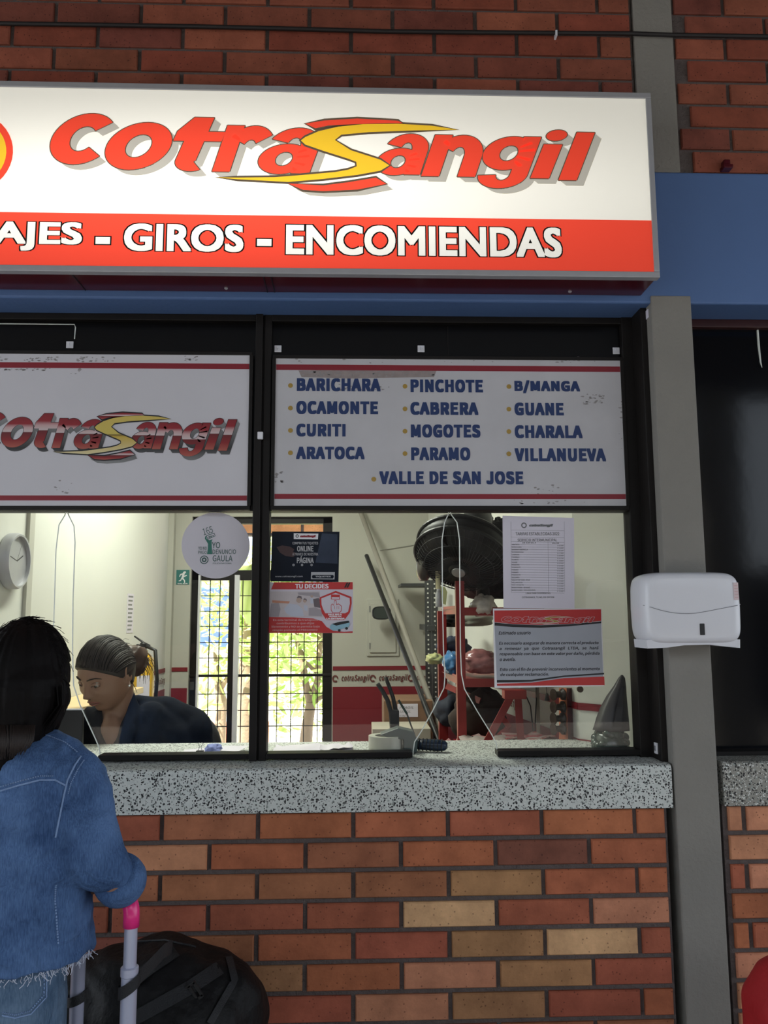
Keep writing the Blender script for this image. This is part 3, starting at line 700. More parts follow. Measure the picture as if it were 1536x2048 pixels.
leaves('grass', [(x*.5-3.5, 7.2, 0) for x in range(10)], 900, .45, .05, 'leaf', hg, 12, .1)
# blue sheet on poles, added to stand in for a bluish bus reflection
t = thing('reflection_sheet', 'blue sheet added for the bluish reflection in the left half of the rear door', 'reflection_sheet', (P(425, 1300, 6.8).x, 6.8, -.02))
q = lambda u, v, dy=0: P(u, v, 6.8+dy)
mb = MB().loft([[q(397, 1175, -.5), q(462, 1175, -.5), q(462, 1290, .1), q(397, 1290, .1)], [q(397, 1178, -.5), q(462, 1178, -.5), q(462, 1294, .1), q(397, 1294, .1)]])
obj('sheet', mb, mat('blue reflection stand-in', (.10, .22, .62), rough=.4), t)
for u in (402, 458):
    a = q(u, 1290); obj('pole', MB().tube([(a.x, 6.8, -.02), a], .02, 8), 'white', t)
# unseen wall added behind the viewer to darken and shape the glass reflections
struct('wall_reflection_blocker', MB().box(-9, 6.6, -11.3, -11, 0, 4.3).box(6.6, 14, -11.3, -11, 0, 2.3), mat('dull brown reflection blocker', (.05, .042, .036), rough=.9))
for x in (-2.9, 3.4):
    t = obj('pillar', MB().box(x-.2, x+.2, -5.1, -4.7, 0, ZT), 'concrete', bevel=.01)
    tag(t, 'square canopy pillar %s behind the viewer' % ('left' if x < 0 else 'right'), 'pillar')

# ================================================================ THE BIG LIT SIGN
SY = -.135                      # its front face
sx1 = P(1310, 370, SY).x; sz1 = P(1301, 187, SY).z; sz0 = P(1318, 556, SY).z; sx0 = -1.45
sign = thing('illuminated_sign', 'long backlit white and red company sign box with grey metal rim above the ticket windows', 'sign', ((sx0+sx1)/2, 0, sz0))
fr = .017
obj('housing', MB().box(sx0+.004, sx1-.004, SY+.012, -.001, sz0+.004, sz1-.004), 'maroon', sign, bevel=.003)
for nm, b in (('rim', (sx0, sx1, SY-.004, SY+.02, sz1-fr, sz1)), ('rim', (sx0, sx1, SY-.004, SY+.02, sz0, sz0+fr)), ('rim', (sx1-fr*.9, sx1, SY-.004, SY+.02, sz0+fr, sz1-fr)), ('rim', (sx0, sx0+fr*.9, SY-.004, SY+.02, sz0+fr, sz1-fr))):
    obj(nm, MB().box(*b), 'alu', sign, bevel=.002)
def lit_mat(name, base, strength, white=False):
    """backlit acrylic: the uneven glow of tubes, not built, is painted into the emission"""
    m, t, b = new_mat(name); N, L = t.nodes, t.links
    b.inputs['Base Color'].default_value = (*base, 1); b.inputs['Roughness'].default_value = .3; b.inputs['Specular IOR Level'].default_value = .3
    b.inputs['Emission Color'].default_value = (*[min(1, x*1.25) for x in base], 1)
    g = N.new('ShaderNodeNewGeometry'); s = N.new('ShaderNodeSeparateXYZ'); L.new(g.outputs['Position'], s.inputs[0])
    def gauss(sock, c, w):
        a = N.new('ShaderNodeMath'); a.operation = 'SUBTRACT'; a.inputs[1].default_value = c; L.new(sock, a.inputs[0])
        d = N.new('ShaderNodeMath'); d.operation = 'DIVIDE'; d.inputs[1].default_value = w; L.new(a.outputs[0], d.inputs[0])
        p = N.new('ShaderNodeMath'); p.operation = 'POWER'; p.inputs[1].default_value = 2; L.new(d.outputs[0], p.inputs[0])
        n = N.new('ShaderNodeMath'); n.operation = 'MULTIPLY'; n.inputs[1].default_value = -1; L.new(p.outputs[0], n.inputs[0])
        e = N.new('ShaderNodeMath'); e.operation = 'EXPONENT'; L.new(n.outputs[0], e.inputs[0]); return e.outputs[0]
    zc = sz0+.43*(sz1-sz0)
    gz = gauss(s.outputs['Z'], zc, .21); gx = gauss(s.outputs['X'], -.45, .98)  # painted glow, brightest left of centre, fading outward
    mu = N.new('ShaderNodeMath'); mu.operation = 'MULTIPLY'; L.new(gz, mu.inputs[0]); L.new(gx, mu.inputs[1])
    ma = N.new('ShaderNodeMath'); ma.operation = 'MULTIPLY_ADD'; ma.inputs[1].default_value = strength*1.15; ma.inputs[2].default_value = strength*.35
    L.new(mu.outputs[0], ma.inputs[0]); L.new(ma.outputs[0], b.inputs['Emission Strength'])
    return m
M['lit_white'] = lit_mat('backlit white acrylic', (.78, .75, .66), .78)
M['lit_red'] = lit_mat('backlit red film', (.75, .060, .032), .80)
M['lit_logo'] = lit_mat('backlit orange red print', (.70, .055, .028), .80)
M['lit_text'] = lit_mat('backlit white lettering', (.80, .78, .70), .75)
M['lit_yellow'] = lit_mat('backlit yellow print', (.85, .50, .03), .62)
M['lit_grey'] = lit_mat('backlit grey print', (.50, .47, .40), .50)
M['lit_grey2'] = lit_mat('backlit pale grey print', (.16, .12, .08), .25)
M['lit_black'] = mat('black film', (.012, .01, .01), rough=.3, var=0)
zr = P(700, 433, SY).z
obj('white_face', MB().box(sx0+.01, sx1-.01, SY, SY+.006, zr, sz1-.01), 'lit_white', sign)
obj('red_face', MB().box(sx0+.01, sx1-.01, SY, SY+.006, sz0+.01, zr), 'lit_red', sign)
for s_, u0, u1, v0, v1 in (('VIAJES', -97, 164, 443, 501), ('-', 191, 220, 474, 488), ('GIROS', 248, 487, 448, 503), ('-', 514, 543, 478, 492), ('ENCOMIENDAS', 572, 1123, 452, 512)):
    obj('lettering_outline', text_px(MB(), s_, u0, u1, v0, v1, SY-.0008, bold=.068, ref=.036, sp=1.04, geo=True), 'lit_black', sign)
    obj('lettering', text_px(MB(), s_, u0, u1, v0, v1, SY-.0016, bold=.036, sp=1.04, geo=True), 'lit_text', sign)
ax, bx_ = P(101, 290, SY).x, P(1191, 305, SY).x; az, bz = P(650, 385, SY).z, P(650, 236, SY).z
logo(sign, (ax, bx_, az, bz), SY-.0006, (M['lit_logo'], M['lit_grey'], M['lit_grey2'], M['lit_yellow']), outline=M['lit_grey2'], dy=.0004)
# round emblem cut by the left edge of the photograph
c = P(-62, 305, SY)
mb = MB(); disc(mb, (c.x, c.z), .118, SY-.001, 40, .100); obj('emblem_ring', mb, 'lit_logo', sign)
mb = MB(); disc(mb, (c.x, c.z), .100, SY-.001, 40, .078); obj('emblem_ring', mb, 'lit_yellow', sign)
mb = MB(); disc(mb, (c.x, c.z), .078, SY-.001, 40); obj('emblem_centre', mb, 'lit_white', sign)
for u, v in ((452, 582), (1140, 586)):
    p = P(u, v, -.03); obj('screw', MB().lathe([(.005, 0), (.005, -.003), (.002, -.005)], (p.x, -.03, sz0+.004), n=10), 'alu', sign)
for x in (P(155, 560, -.07).x, P(530, 560, -.07).x, P(545, 560, -.07).x):
    obj('seam', MB().box(x-.001, x+.001, SY+.02, -.004, sz0+.002, sz0+.0045), 'black', sign)

# ================================================================ THE TWO PANELS IN THE WINDOWS
PY = FY-.012
def panel(name, label, u0, u1, v0, v1, um=None, m='whiteboard'):
    x0, x1 = (P(u0, 860, PY).x if u0 > -1000 else -1.7), P(u1, 860, PY).x
    vm = (u0+u1)/2 if u0 > -1000 else 250
    z1, z0 = P(vm, v0, PY).z, P(vm, v1, PY).z
    t = thing(name, label, 'sign', ((x0+x1)/2, PY, z0))
    obj('board', MB().box(x0, x1, PY, PY+.006, z0, z1), m, t)
    for b in ((x0-.008, x1+.008, z1, z1+.010), (x0-.008, x1+.008, z0-.012, z0), (x0-.010, x0, z0, z1), (x1, x1+.010, z0, z1)):
        obj('edge_trim', MB().box(b[0], b[1], PY-.004, PY+.011, b[2], b[3]), 'frame', t, bevel=.001)
    return t, x0, x1, z0, z1
def stripes(t, x0, x1, rows, um):
    for v0, v1 in rows:
        obj('stripe', MB().box(x0+.001, x1-.001, PY-.0006, PY, P(um, v1, PY).z, P(um, v0, PY).z), 'print_red', t)
t1, x0, x1, z0, z1 = panel('destination_sign', 'scuffed white panel listing thirteen town names in blue capitals', 550, 1246, 719, 1012, m='whiteboard2')
stripes(t1, x0, x1, ((731, 742), (988, 998)), 900)
T1, D1 = MB(), MB()
Zm = lambda u, v: (520+u/1.969, 600+v/1.969)
for s_, a, b, c_, d in (('BARICHARA',145,475,308,360),('OCAMONTE',143,465,398,450),('CURITI',143,337,487,538),('ARATOCA',142,412,577,628),
        ('PINCHOTE',593,878,313,364),('CABRERA',592,860,402,453),('MOGOTES',594,868,490,542),('PARAMO',595,828,580,632),
        ('B/MANGA',1002,1260,316,368),('GUANE',1002,1196,404,455),('CHARALA',1003,1270,493,545),('VILLANUEVA',1003,1362,584,636),('VALLE DE SAN JOSE',470,1037,674,726)):
    (ua, va), (ub, vb) = Zm(a, c_), Zm(b, d); obj('lettering', text_px(MB(), s_, ua, ub, va, vb, PY-.0008, bold=.027, sp=1.07), 'print_blue', t1)
for a, b in [(x, y+dy) for x, dy in ((120, 0), (571, 3), (980, 4)) for y in (337, 426, 514, 602)]+[(448, 706)]:
    p = P(*Zm(a, b), PY); obj('bullet_dot', disc(MB(), (p.x, p.z), .0071, PY-.0008, 16), 'print_gold', t1)
def scuffs(t, lst, seed):
    rnd = random.Random(seed); mb = MB()
    for u, v, w, h, n in lst:
        for i in range(n):
            a, b = u+rnd.uniform(0, w), v+rnd.uniform(0, h); p = P(a, b, PY); r = rnd.uniform(.0008, .004)
            k = rnd.randint(5, 7); ph = rnd.random()*6
            mb.add([(p.x+r*rnd.uniform(.6, 2.2)*math.cos(ph+2*PI*j/k), PY-.0004, p.z+r*rnd.uniform(.4, .9)*math.sin(ph+2*PI*j/k)) for j in range(k)], [tuple(range(k))])
    o = obj('scuff_marks', mb, 'stain', t, kind='stuff')
scuffs(t1, [(600, 742, 270, 10, 90), (675, 768, 105, 14, 30), (1165, 788, 42, 20, 30), (1110, 715, 80, 10, 18), (550, 940, 16, 25, 14), (1060, 970, 70, 20, 14), (1020, 1000, 160, 8, 16), (560, 712, 600, 14, 24), (1238, 780, 10, 120, 14)], 1)
M['tapeold'] = mat('old brown tape residue', (.30, .25, .24), rough=.7, var=.3, scale=50)
mb = MB(); poly_px(mb, [(597,741),(700,739),(873,741),(868,754),(700,757),(603,754)], PY-.0003); obj('tape_residue', mb, 'tapeold', t1)
t2, x0, x1, z0, z1 = panel('company_sign', 'white window panel with chrome red company wordmark between red stripes', -2000, 497, 709, 1012)
stripes(t2, x0, x1, ((726, 737), (991, 1001)), 250)
M['chrome_red'] = ramp_z('chrome red print', [(0, (.42, .10, .07)), (.25, (.25, .012, .015)), (.50, (.13, .01, .012)), (.52, (.60, .50, .50)), (.66, (.55, .35, .35)), (.78, (.28, .012, .02)), (1, (.22, .01, .015))])
M['chrome_grey'] = ramp_z('chrome grey print', [(0, (.25, .25, .25)), (.3, (.02, .02, .02)), (1, (.30, .30, .30))])
M['chrome_gold'] = ramp_z('gold print gradient', [(0, (.72, .62, .35)), (.45, (.55, .38, .05)), (.5, (.12, .07, .01)), (.52, (.60, .48, .10)), (1, (.60, .45, .10))])
fx2 = lambda u: (u-209)*.4796+3
ax, bx_ = P(fx2(101), 860, PY).x, P(fx2(1191), 860, PY).x; bz, az = P(230, 825, PY).z, P(230, 921, PY).z
logo(t2, (ax, bx_, az, bz), PY-.0008, (M['chrome_red'], M['chrome_grey'], M['print_black'], M['chrome_gold']), outline=M['print_black'], shadow=(12, 12), nsh=5, dy=.0003)
scuffs(t2, [(0, 714, 120, 10, 22), (55, 712, 50, 12, 10), (150, 714, 80, 10, 22), (368, 712, 28, 12, 14), (0, 737, 110, 4, 30), (110, 960, 40, 28, 10), (140, 736, 26, 12, 5)], 2)
for u, v, lab in ((556, 698, 'small white adhesive hook above the left corner of the destination panel'), (842, 698, 'small white adhesive hook above the middle of the destination panel'),
                  (1232, 702, 'small white adhesive hook above the right corner of the destination panel'), (140, 690, 'small white adhesive hook above the company panel at the end of a white wire')):
    y = FY+.010; p = P(u, v, y); t = thing('adhesive_hook', lab, 'hook', (p.x, y, p.z-.01), 'white adhesive hooks over the window panels')
    obj('backing', MB().box(p.x-.0105, p.x+.0105, y-.003, y, p.z-.0105, p.z+.0105), 'white', t, bevel=.001)
    obj('hook', MB().tube([(p.x-.002, y-.004, p.z+.005), (p.x-.001, y-.006, p.z-.002), (p.x+.001, y-.011, p.z-.006), (p.x+.002, y-.012, p.z-.001)], .0018, 6), 'print_grey' if 0 else 'white', t)
y = FY+.008
o = obj('wire', MB().tube([P(-60, 647, y), P(60, 648, y), P(149, 649, y), P(151, 655, y), P(149, 678, y)], .0016, 6), 'edge'); tag(o, 'thin white wire along the black film above the company panel', 'wire')
p = P(521, 872, FY-.014); t = thing('mullion_latch', 'small white plastic catch on the dark mullion between the windows', 'latch', (p.x, FY-.013, p.z-.02))
obj('body', MB().box(p.x-.008, p.x+.008, FY-.024, FY-.012, p.z-.011, p.z+.011), 'white', t, bevel=.002)

# ================================================================ STICKERS AND NOTICES ON THE GLASS
QY = GY-.0006
def sheet(name, label, cat, corners, m, t_=.0009, cpx=None):
    q = [P(a, b, QY) for a, b in corners]; xs = [p.x for p in q]; zs = [p.z for p in q]
    t = thing(name, label, cat, (sum(xs)/len(xs), QY, min(zs)))
    obj('sheet', MB().prism([(p.x, p.z) for p in q], QY-t_, QY), m, t); return t
LY = QY-.0014
def ink(t, nm, items, m, dy=0.0, **k):
    for it in items:
        s_, a, b, c_, d = it[:5]; kk = dict(k); kk.update(it[5] if len(it) > 5 else {}); obj(nm, text_px(MB(), s_, a, b, c_, d, LY-dy, **kk), m, t)
def blk(t, nm, polys, m, dy=0.0):
    for i, pl in enumerate(polys): obj(nm, poly_px(MB(), pl, LY-dy-i*2e-6), m, t)
def rc(u0, u1, v0, v1): return [(u0, v0), (u1, v0), (u1, v1), (u0, v1)]
# round sticker
cpts = [(431.3+68.3*math.cos(2*PI*k/48), 1091+66*math.sin(2*PI*k/48)) for k in range(48)]
M['stickerw'] = mat('pale sticker vinyl', (.60, .57, .62), rough=.5, var=.02)
t = sheet('round_sticker', 'round white anti extortion sticker with green raised fist on the left window', 'sticker', cpts, 'stickerw')
G = mat('green print', (.035, .17, .13), rough=.5, var=.05); DG = mat('dark green print', (.05, .11, .10), rough=.5, var=.05)
g = lambda a, b, c_, d: (340+a/7.68, 340+b/7.68, 1020+c_/7.68, 1020+d/7.68)
ink(t, 'lettering', [('165', *g(505, 655, 265, 370), dict(rot=.30, bold=.0)), ('YO', *g(645, 770, 492, 588)), ('DENUNCIO', *g(655, 1012, 606, 676)), ('GAULA', *g(655, 960, 695, 790)),
     ('YO NO', *g(435, 565, 562, 613)), ('PAGO', *g(432, 565, 626, 675)), ('POLICIA NACIONAL', *g(658, 950, 808, 830))], DG, bold=.004)
gp = lambda l: [(340+a/7.68, 1020+b/7.68) for a, b in l]
blk(t, 'raised_arm', [gp([(568, 678), (580, 600), (584, 520), (555, 470), (535, 440), (540, 405), (560, 400), (562, 440), (600, 465), (640, 455), (655, 445), (640, 480), (640, 540), (650, 678)])], G)
bn = gp([(555, 390), (680, 350), (700, 400), (580, 455)]); bi = gp([(565, 398), (674, 362), (690, 396), (586, 442)])
blk(t, 'banknote', [bn], DG, .0001); blk(t, 'banknote_inside', [bi], 'stickerw', .0002)
blk(t, 'banknote_figures', [gp([(590, 405), (610, 398), (614, 425), (596, 430)]), gp([(620, 398), (640, 390), (640, 418), (622, 424)]), gp([(650, 390), (668, 384), (672, 400), (654, 408)])], DG, .0003)
p = P(340+525/7.68, 1020+765/7.68, LY); mb = MB(); disc(mb, (p.x, p.z), .0125, LY, 24, .0098); disc(mb, (p.x, p.z), .0075, LY, 8, .003); obj('crest', mb, 'print_gold' if 0 else DG, t)
# dark online poster
M['poster_dark'] = mat('dark poster print', (.012, .016, .026), rough=.18, var=.5, scale=14, spec=.35)
t = sheet('online_poster', 'dark navy poster about buying tickets online on the middle window', 'poster', [(544, 1063), (679, 1063.5), (677, 1164), (541, 1163.5)], 'poster_dark')
g = lambda a, b, c_, d: (520+a/4.518, 520+b/4.518, 1030+c_/4.518, 1030+d/4.518); gp = lambda l: [(520+a/4.518, 1030+b/4.518) for a, b in l]
blk(t, 'background_phone', [gp([(560, 165), (700, 175), (700, 440), (500, 430)])], mat('dark blue grey print', (.03, .042, .07), rough=.25, var=.4, scale=20))
blk(t, 'background_hand', [gp([(150, 290), (200, 275), (270, 285), (310, 310), (300, 330), (330, 350), (300, 380), (230, 370), (180, 340)])], mat('dim hand print', (.06, .03, .03), rough=.3, var=.3))
blk(t, 'logo_box', [gp([(305, 165), (527, 168), (523, 220), (305, 217)])], 'print_white', .0001)
ink(t, 'wordmark', [('cotraSangil', *g(362, 505, 180, 207))], 'print_red', .0003, bold=.05, shear=.3)
p = P(*gp([(336, 190)])[0], LY); mb = MB(); disc(mb, (p.x, p.z), .0048, LY-.0003, 14, .0026); obj('logo_emblem', mb, 'print_black', t)
GW = mat('greyish white print', (.42, .42, .44), rough=.4, var=0)
ink(t, 'lettering', [('COMPRA TUS TIQUETES', *g(293, 525, 243, 270)), ('ONLINE', *g(335, 483, 279, 330), dict(bold=.013)), ('A TRAVES DE NUESTRA', *g(293, 525, 342, 366)), ('PÁGINA', *g(333, 485, 370, 435), dict(bold=.013)),
                      ('www.cotrasangil.com', *g(137, 385, 546, 566))], GW, .0003, bold=.006)
for a in (303, 380, 466): p = P(*gp([(a, 452)])[0], LY); obj('round_icon', disc(MB(), (p.x, p.z), .0034, LY-.0003, 12, .0014), GW, t)
blk(t, 'ticket_box', [gp([(462, 516), (676, 516), (673, 582), (460, 580)])], GW, .0001)
blk(t, 'ticket_label', [gp([(476, 542), (662, 542), (668, 556), (660, 574), (474, 572), (468, 556)])], 'poster_dark', .0003)
ink(t, 'small_lettering', [('TIQUETES', *g(500, 640, 550, 566))], GW, .0005, bold=.02)
# red poster
M['poster_red'] = mat('coral red print', (.52, .035, .035), rough=.35, var=.05); M['poster_white'] = mat('glossy white poster', (.62, .58, .64), rough=.4, var=.03)
t = sheet('red_poster', 'red and white poster headed TU DECIDES below the dark poster', 'poster', [(540, 1164), (706, 1164.5), (706, 1266), (536, 1266)], 'poster_white')
blk(t, 'header_band', [gp([(128, 606), (838, 606), (838, 672), (100, 672)])], 'poster_red')
blk(t, 'header_slashes', [gp([(784, 610), (798, 610), (776, 656), (760, 656)]), gp([(803, 610), (818, 610), (796, 656), (780, 656)])], 'print_black', .0002)
ink(t, 'heading', [('TU DECIDES', *g(318, 620, 622, 665))], 'print_white', .0002, bold=.018)
BE = mat('photo beige print', (.45, .33, .27), rough=.4, var=.1); BG_ = mat('photo grey print', (.36, .32, .34), rough=.4, var=.15); BD = mat('photo dark print', (.14, .11, .12), rough=.4, var=.2); BW = mat('photo pale blue print', (.50, .52, .60), rough=.4, var=.05); BO = mat('photo orange print', (.55, .25, .16), rough=.4, var=.1)
blk(t, 'photo_background', [gp([(90, 690), (540, 690), (545, 760), (560, 850), (575, 925), (85, 925)])], mat('photo pale print', (.55, .49, .50), rough=.4, var=.12, scale=30))
blk(t, 'photo_seats', [gp([(100, 800), (170, 790), (185, 850), (170, 920), (85, 920)]), gp([(440, 840), (500, 835), (560, 860), (560, 915), (440, 910)])], BG_, .0002)
blk(t, 'photo_window_rail', [gp([(110, 770), (270, 780), (260, 800), (110, 792)])], BO, .0003)
blk(t, 'photo_roof', [gp([(340, 700), (530, 700), (545, 745), (430, 730), (345, 720)])], BG_, .0003)
blk(t, 'photo_passenger_shirts', [gp([(215, 850), (260, 800), (340, 810), (385, 850), (395, 915), (285, 915), (240, 890)]), gp([(395, 810), (430, 820), (430, 870), (400, 860)]), gp([(455, 745), (480, 750), (485, 800), (455, 800)])], BW, .0004)
def dpx(t, nm, lst, m, dy):
    for a, b, r in lst: p = P(*gp([(a, b)])[0], LY); obj(nm, disc(MB(), (p.x, p.z), r/4.518/727, LY-dy, 14), m, t)
dpx(t, 'photo_faces', [(352, 770, 26), (405, 775, 18), (468, 735, 13)], BE, .0005)
blk(t, 'photo_hair', [gp([(330, 752), (345, 728), (375, 735), (380, 762), (360, 748)]), gp([(390, 768), (400, 752), (420, 758), (424, 778), (410, 765)]), gp([(480, 760), (530, 750), (560, 790), (545, 840), (490, 830)])], BD, .0006)
sh_o = gp([(684, 685), (826, 740), (828, 800), (812, 880), (764, 948), (600, 948), (560, 890), (542, 820), (538, 745)])
sh_i = gp([(684, 703), (810, 752), (812, 800), (796, 872), (770, 888), (590, 888), (570, 850), (556, 810), (554, 754)])
blk(t, 'shield', [sh_o], 'poster_red', .0007); blk(t, 'shield_inside', [sh_i], 'poster_white', .0008)
blk(t, 'hand_outline', [gp([(640, 815), (652, 800), (666, 812), (672, 770), (690, 770), (694, 806), (708, 800), (722, 808), (738, 822), (736, 870), (716, 886), (655, 886), (640, 860)])], 'poster_red', .0010)
blk(t, 'hand', [gp([(644, 819), (652, 806), (667, 820), (676, 776), (686, 776), (690, 814), (708, 806), (720, 814), (733, 826), (731, 866), (712, 881), (659, 881), (645, 857)])], 'poster_white', .0012)
blk(t, 'hand_card', [gp([(642, 718), (722, 720), (722, 764), (642, 762)])], 'poster_red', .0010); blk(t, 'hand_card_inside', [gp([(648, 742), (716, 743), (716, 758), (648, 757)])], 'poster_white', .0012)
blk(t, 'knuckle_lines', [gp([(672, 820), (675, 820), (677, 850), (674, 850)]), gp([(694, 820), (697, 820), (697, 850), (694, 850)]), gp([(712, 822), (715, 822), (714, 850), (711, 850)])], 'poster_red', .0013)
ink(t, 'shield_lettering', [('DILE NO A', *g(615, 740, 892, 906)), ('SUBIR EN', *g(625, 735, 910, 922)), ('LA ENTRADA', *g(600, 766, 928, 944))], 'print_white', .0010, bold=.03)
blk(t, 'footer_swoosh', [gp([(80, 922), (300, 925), (480, 935), (560, 960), (600, 1010), (660, 1045), (760, 1056), (838, 1050), (838, 1065), (72, 1065)])], 'poster_red', .0009)
PKT = mat('pale pink print', (.62, .42, .42), rough=.4, var=0)
ink(t, 'footer_lettering', [('En esta terminal de transporte', *g(118, 525, 938, 962)), ('contribuimos a que elijas', *g(150, 490, 968, 992)), ('libremente y NO se permite bajo', *g(105, 540, 998, 1022)), ('ningún pretexto el PREGONEO', *g(115, 520, 1028, 1052))], PKT, .0011, bold=.004)
blk(t, 'bus_body', [gp([(635, 1000), (650, 985), (690, 980), (805, 955), (812, 985), (800, 1012), (700, 1040), (660, 1046), (632, 1030)])], mat('pale cyan print', (.25, .45, .55), rough=.4, var=.1), .0011)
blk(t, 'bus_roof', [gp([(650, 984), (720, 965), (800, 955), (810, 972), (730, 990), (690, 1000)])], 'print_black', .0013)
dpx(t, 'bus_wheels', [(716, 1042, 13), (782, 1024, 13)], M['print_black'], .0014)
# fare sheet
t = sheet('fare_sheet', 'white paper sheet with a table of fares taped to the right of the middle window', 'notice', [(1005, 1031.5), (1148, 1036), (1149, 1217), (1007, 1216)], 'paper')
g = lambda a, b, c_, d: (970+a/5.389, 970+b/5.389, 1020+c_/5.389, 1020+d/5.389); gp = lambda l: [(970+a/5.389, 1020+b/5.389) for a, b in l]
ink(t, 'heading', [('TARIFAS ESTABLECIDAS 2022', *g(330, 802, 240, 273)), ('SERVICIO INTERMUNICIPAL', *g(350, 778, 308, 338)), ('DE SAN GIL A', *g(405, 550, 345, 362)), ('VALOR', *g(722, 798, 350, 366)), ('cotraSangil', *g(475, 735, 150, 186), dict(shear=.3, bold=.04))], 'print_grey', bold=.008)
p = P(*gp([(420, 165)])[0], LY); mb = MB(); disc(mb, (p.x, p.z), .0085, LY, 18, .0050); obj('emblem', mb, 'print_grey', t)
names = ['ARATOCA','BARICHARA','BARRANCABERMEJA','BUCARAMANGA','CABRERA','CHARALA','CURITI','GUANE','MOGOTES','OCAMONTE','PARAMO','PARAMO','PINCHOTE','SOCORRO','VALLE DE SAN JOSE','VILLANUEVA','SAN JOAQUIN','BARICHARA - GUANE','BARICHARA - VILLANUEVA']
price = ['8.000','5.800','30.000','17.000','8.000','9.700','3.800','6.500','9.000','6.000','12.000','6.000','3.000','5.000','5.500','6.000','15.000','5.000','7.000']
for i, (a, b) in enumerate(zip(names, price)):
    v = 365+i*27.3
    obj('fare_lettering', text_px(MB(), a, *g(290, 290+11.5*len(a), v, v+15), LY, bold=.004), 'print_grey', t); obj('fare_lettering', text_px(MB(), '$ '+b, *g(778, 845, v+12, v+27), LY, bold=.004), 'print_grey', t)
for v in [215, 290, 340]+[368+27.3*i for i in range(20)]: obj('table_line', poly_px(MB(), gp([(280, v), (855, v+8), (855, v+10), (280, v+2)]), LY), 'print_grey', t)
mb = MB()
for u in (279, 678, 853): poly_px(mb, gp([(u, 125 if u != 678 else 340), (u+2, 125 if u != 678 else 340), (u+6, 885), (u+4, 885)]), LY)
obj('table_columns', mb, 'print_grey', t, kind='stuff')
ink(t, 'foot_lettering', [('LINEA PARA SUGERENCIAS', *g(440, 705, 888, 905)), ('COTRASANGIL TU MEJOR OPCION', *g(398, 745, 932, 950))], 'print_grey', bold=.01)
# laminated customer notice
M['lam'] = mat('laminated grey notice', (.40, .42, .47), rough=.22, var=.16, scale=6, spec=.6)
t = sheet('customer_notice', 'laminated grey notice with red header and italic text on the middle window', 'notice', [(986, 1217), (1203, 1217.5), (1208, 1372), (989, 1376)], 'print_white')
blk(t, 'grey_field', [gp([(103, 1225), (1250, 1215), (1278, 1880), (128, 1860)])], 'lam')
blk(t, 'header_field', [gp([(100, 1083), (1250, 1070), (1252, 1195), (1150, 1205), (900, 1228), (600, 1238), (300, 1228), (103, 1208)])], 'poster_red', .0002)
blk(t, 'header_wave', [gp([(103, 1212), (300, 1232), (600, 1242), (900, 1232), (1252, 1200), (1252, 1220), (900, 1254), (600, 1270), (300, 1262), (103, 1245)])], 'print_black', .0001)
blk(t, 'footer_field', [gp([(130, 1895), (128, 1872), (500, 1862), (850, 1812), (1285, 1795), (1290, 1888)])], 'poster_red', .0002)
blk(t, 'footer_wave', [gp([(128, 1862), (128, 1832), (500, 1830), (850, 1784), (1284, 1755), (1284, 1772), (850, 1800), (500, 1850)])], 'print_black', .0001)
lp = [P(*gp([a])[0], LY) for a in ((175, 1145), (1185, 1232))]
logo(t, (lp[0].x, lp[1].x, lp[1].z, lp[0].z), LY-.0004, (M['poster_red'], M['print_grey'], M['print_white'], M['print_gold']), outline=M['print_white'], shadow=(5, 5), nsh=1, dy=.0002)
ink(t, 'lettering', [('Estimado usuario', *g(147, 493, 1305, 1342)), ('Es necesario asegurar de manera correcta el producto', *g(150, 1225, 1415, 1458)), ('a   remesar   ya   que   Cotrasangil   LTDA,   se   hará', *g(155, 1225, 1470, 1514)),
    ('responsable con base en este valor por daño, pérdida', *g(157, 1235, 1528, 1572)), ('o avería.', *g(158, 328, 1588, 1628)), ('Esto con el fin de prevenir inconvenientes al momento', *g(160, 1240, 1696, 1740)), ('de cualquier reclamación.', *g(165, 690, 1752, 1796))], 'print_black', .0003, bold=.011, shear=.18)

# ================================================================ FITTINGS ON THE FRONT
# paper towel dispenser
DD = .125; yf = -.006-DD
c0 = P(1389, 1220, yf)
t = thing('towel_dispenser', 'glossy white paper towel dispenser mounted on the grey column', 'dispenser', (c0.x, -.006, c0.z-.1))
hw = (P(1489, 1220, yf).x-P(1290, 1220, yf).x)/2; zt_, zb_2 = P(1389, 1143, yf).z, P(1389, 1289, yf).z; hh = (zt_-zb_2)/2; zc = (zt_+zb_2)/2
def sup(k, n, a, b, e): an = 2*PI*k/n; c, s = math.cos(an), math.sin(an); return a*math.copysign(abs(c)**(2/e), c), b*math.copysign(abs(s)**(2/e), s)
rings = []
for y, sc, taper in ((-.006, .95, 1), (-.02, .985, 1), (-.05, 1.0, 1), (-.09, 1.0, 1), (-.108, .985, 1), (-.121, .955, 1), (-.128, .90, 1), (-.1305, .80, 1), (-.1315, .5, 1), (-.132, .02, 1)):
    rg = []
    for k in range(64):
        x, z = sup(k, 64, hw*sc if sc > .94 else hw-(1-sc)*hw, hh*sc, 7 if sc > .6 else 4)
        if z < 0: x *= 1-.02*(-z/hh)
        else: x *= 1-.03*(z/hh)**2
        rg.append((c0.x+x, y, zc+z))
    rings.append(rg)
obj('cover', MB().loft(rings), 'white', t, smooth='auto')
wv = []
for k in range(33):
    a = -1+2*k/32; px = c0.x+a*hw*.985 ; pz = zc-.004+.022*(abs(a)**1.7)-.010+ .004*math.sin(a*3)
    wv.append((px, -.1325 if abs(a) < .93 else -.122+(abs(a)-.93)*.1, pz))
obj('cover_groove', MB().tube(wv, .0009, 6), mat('grey groove', (.30, .30, .33), rough=.5, var=0), t)
zb3 = P(1389, 1297, yf).z
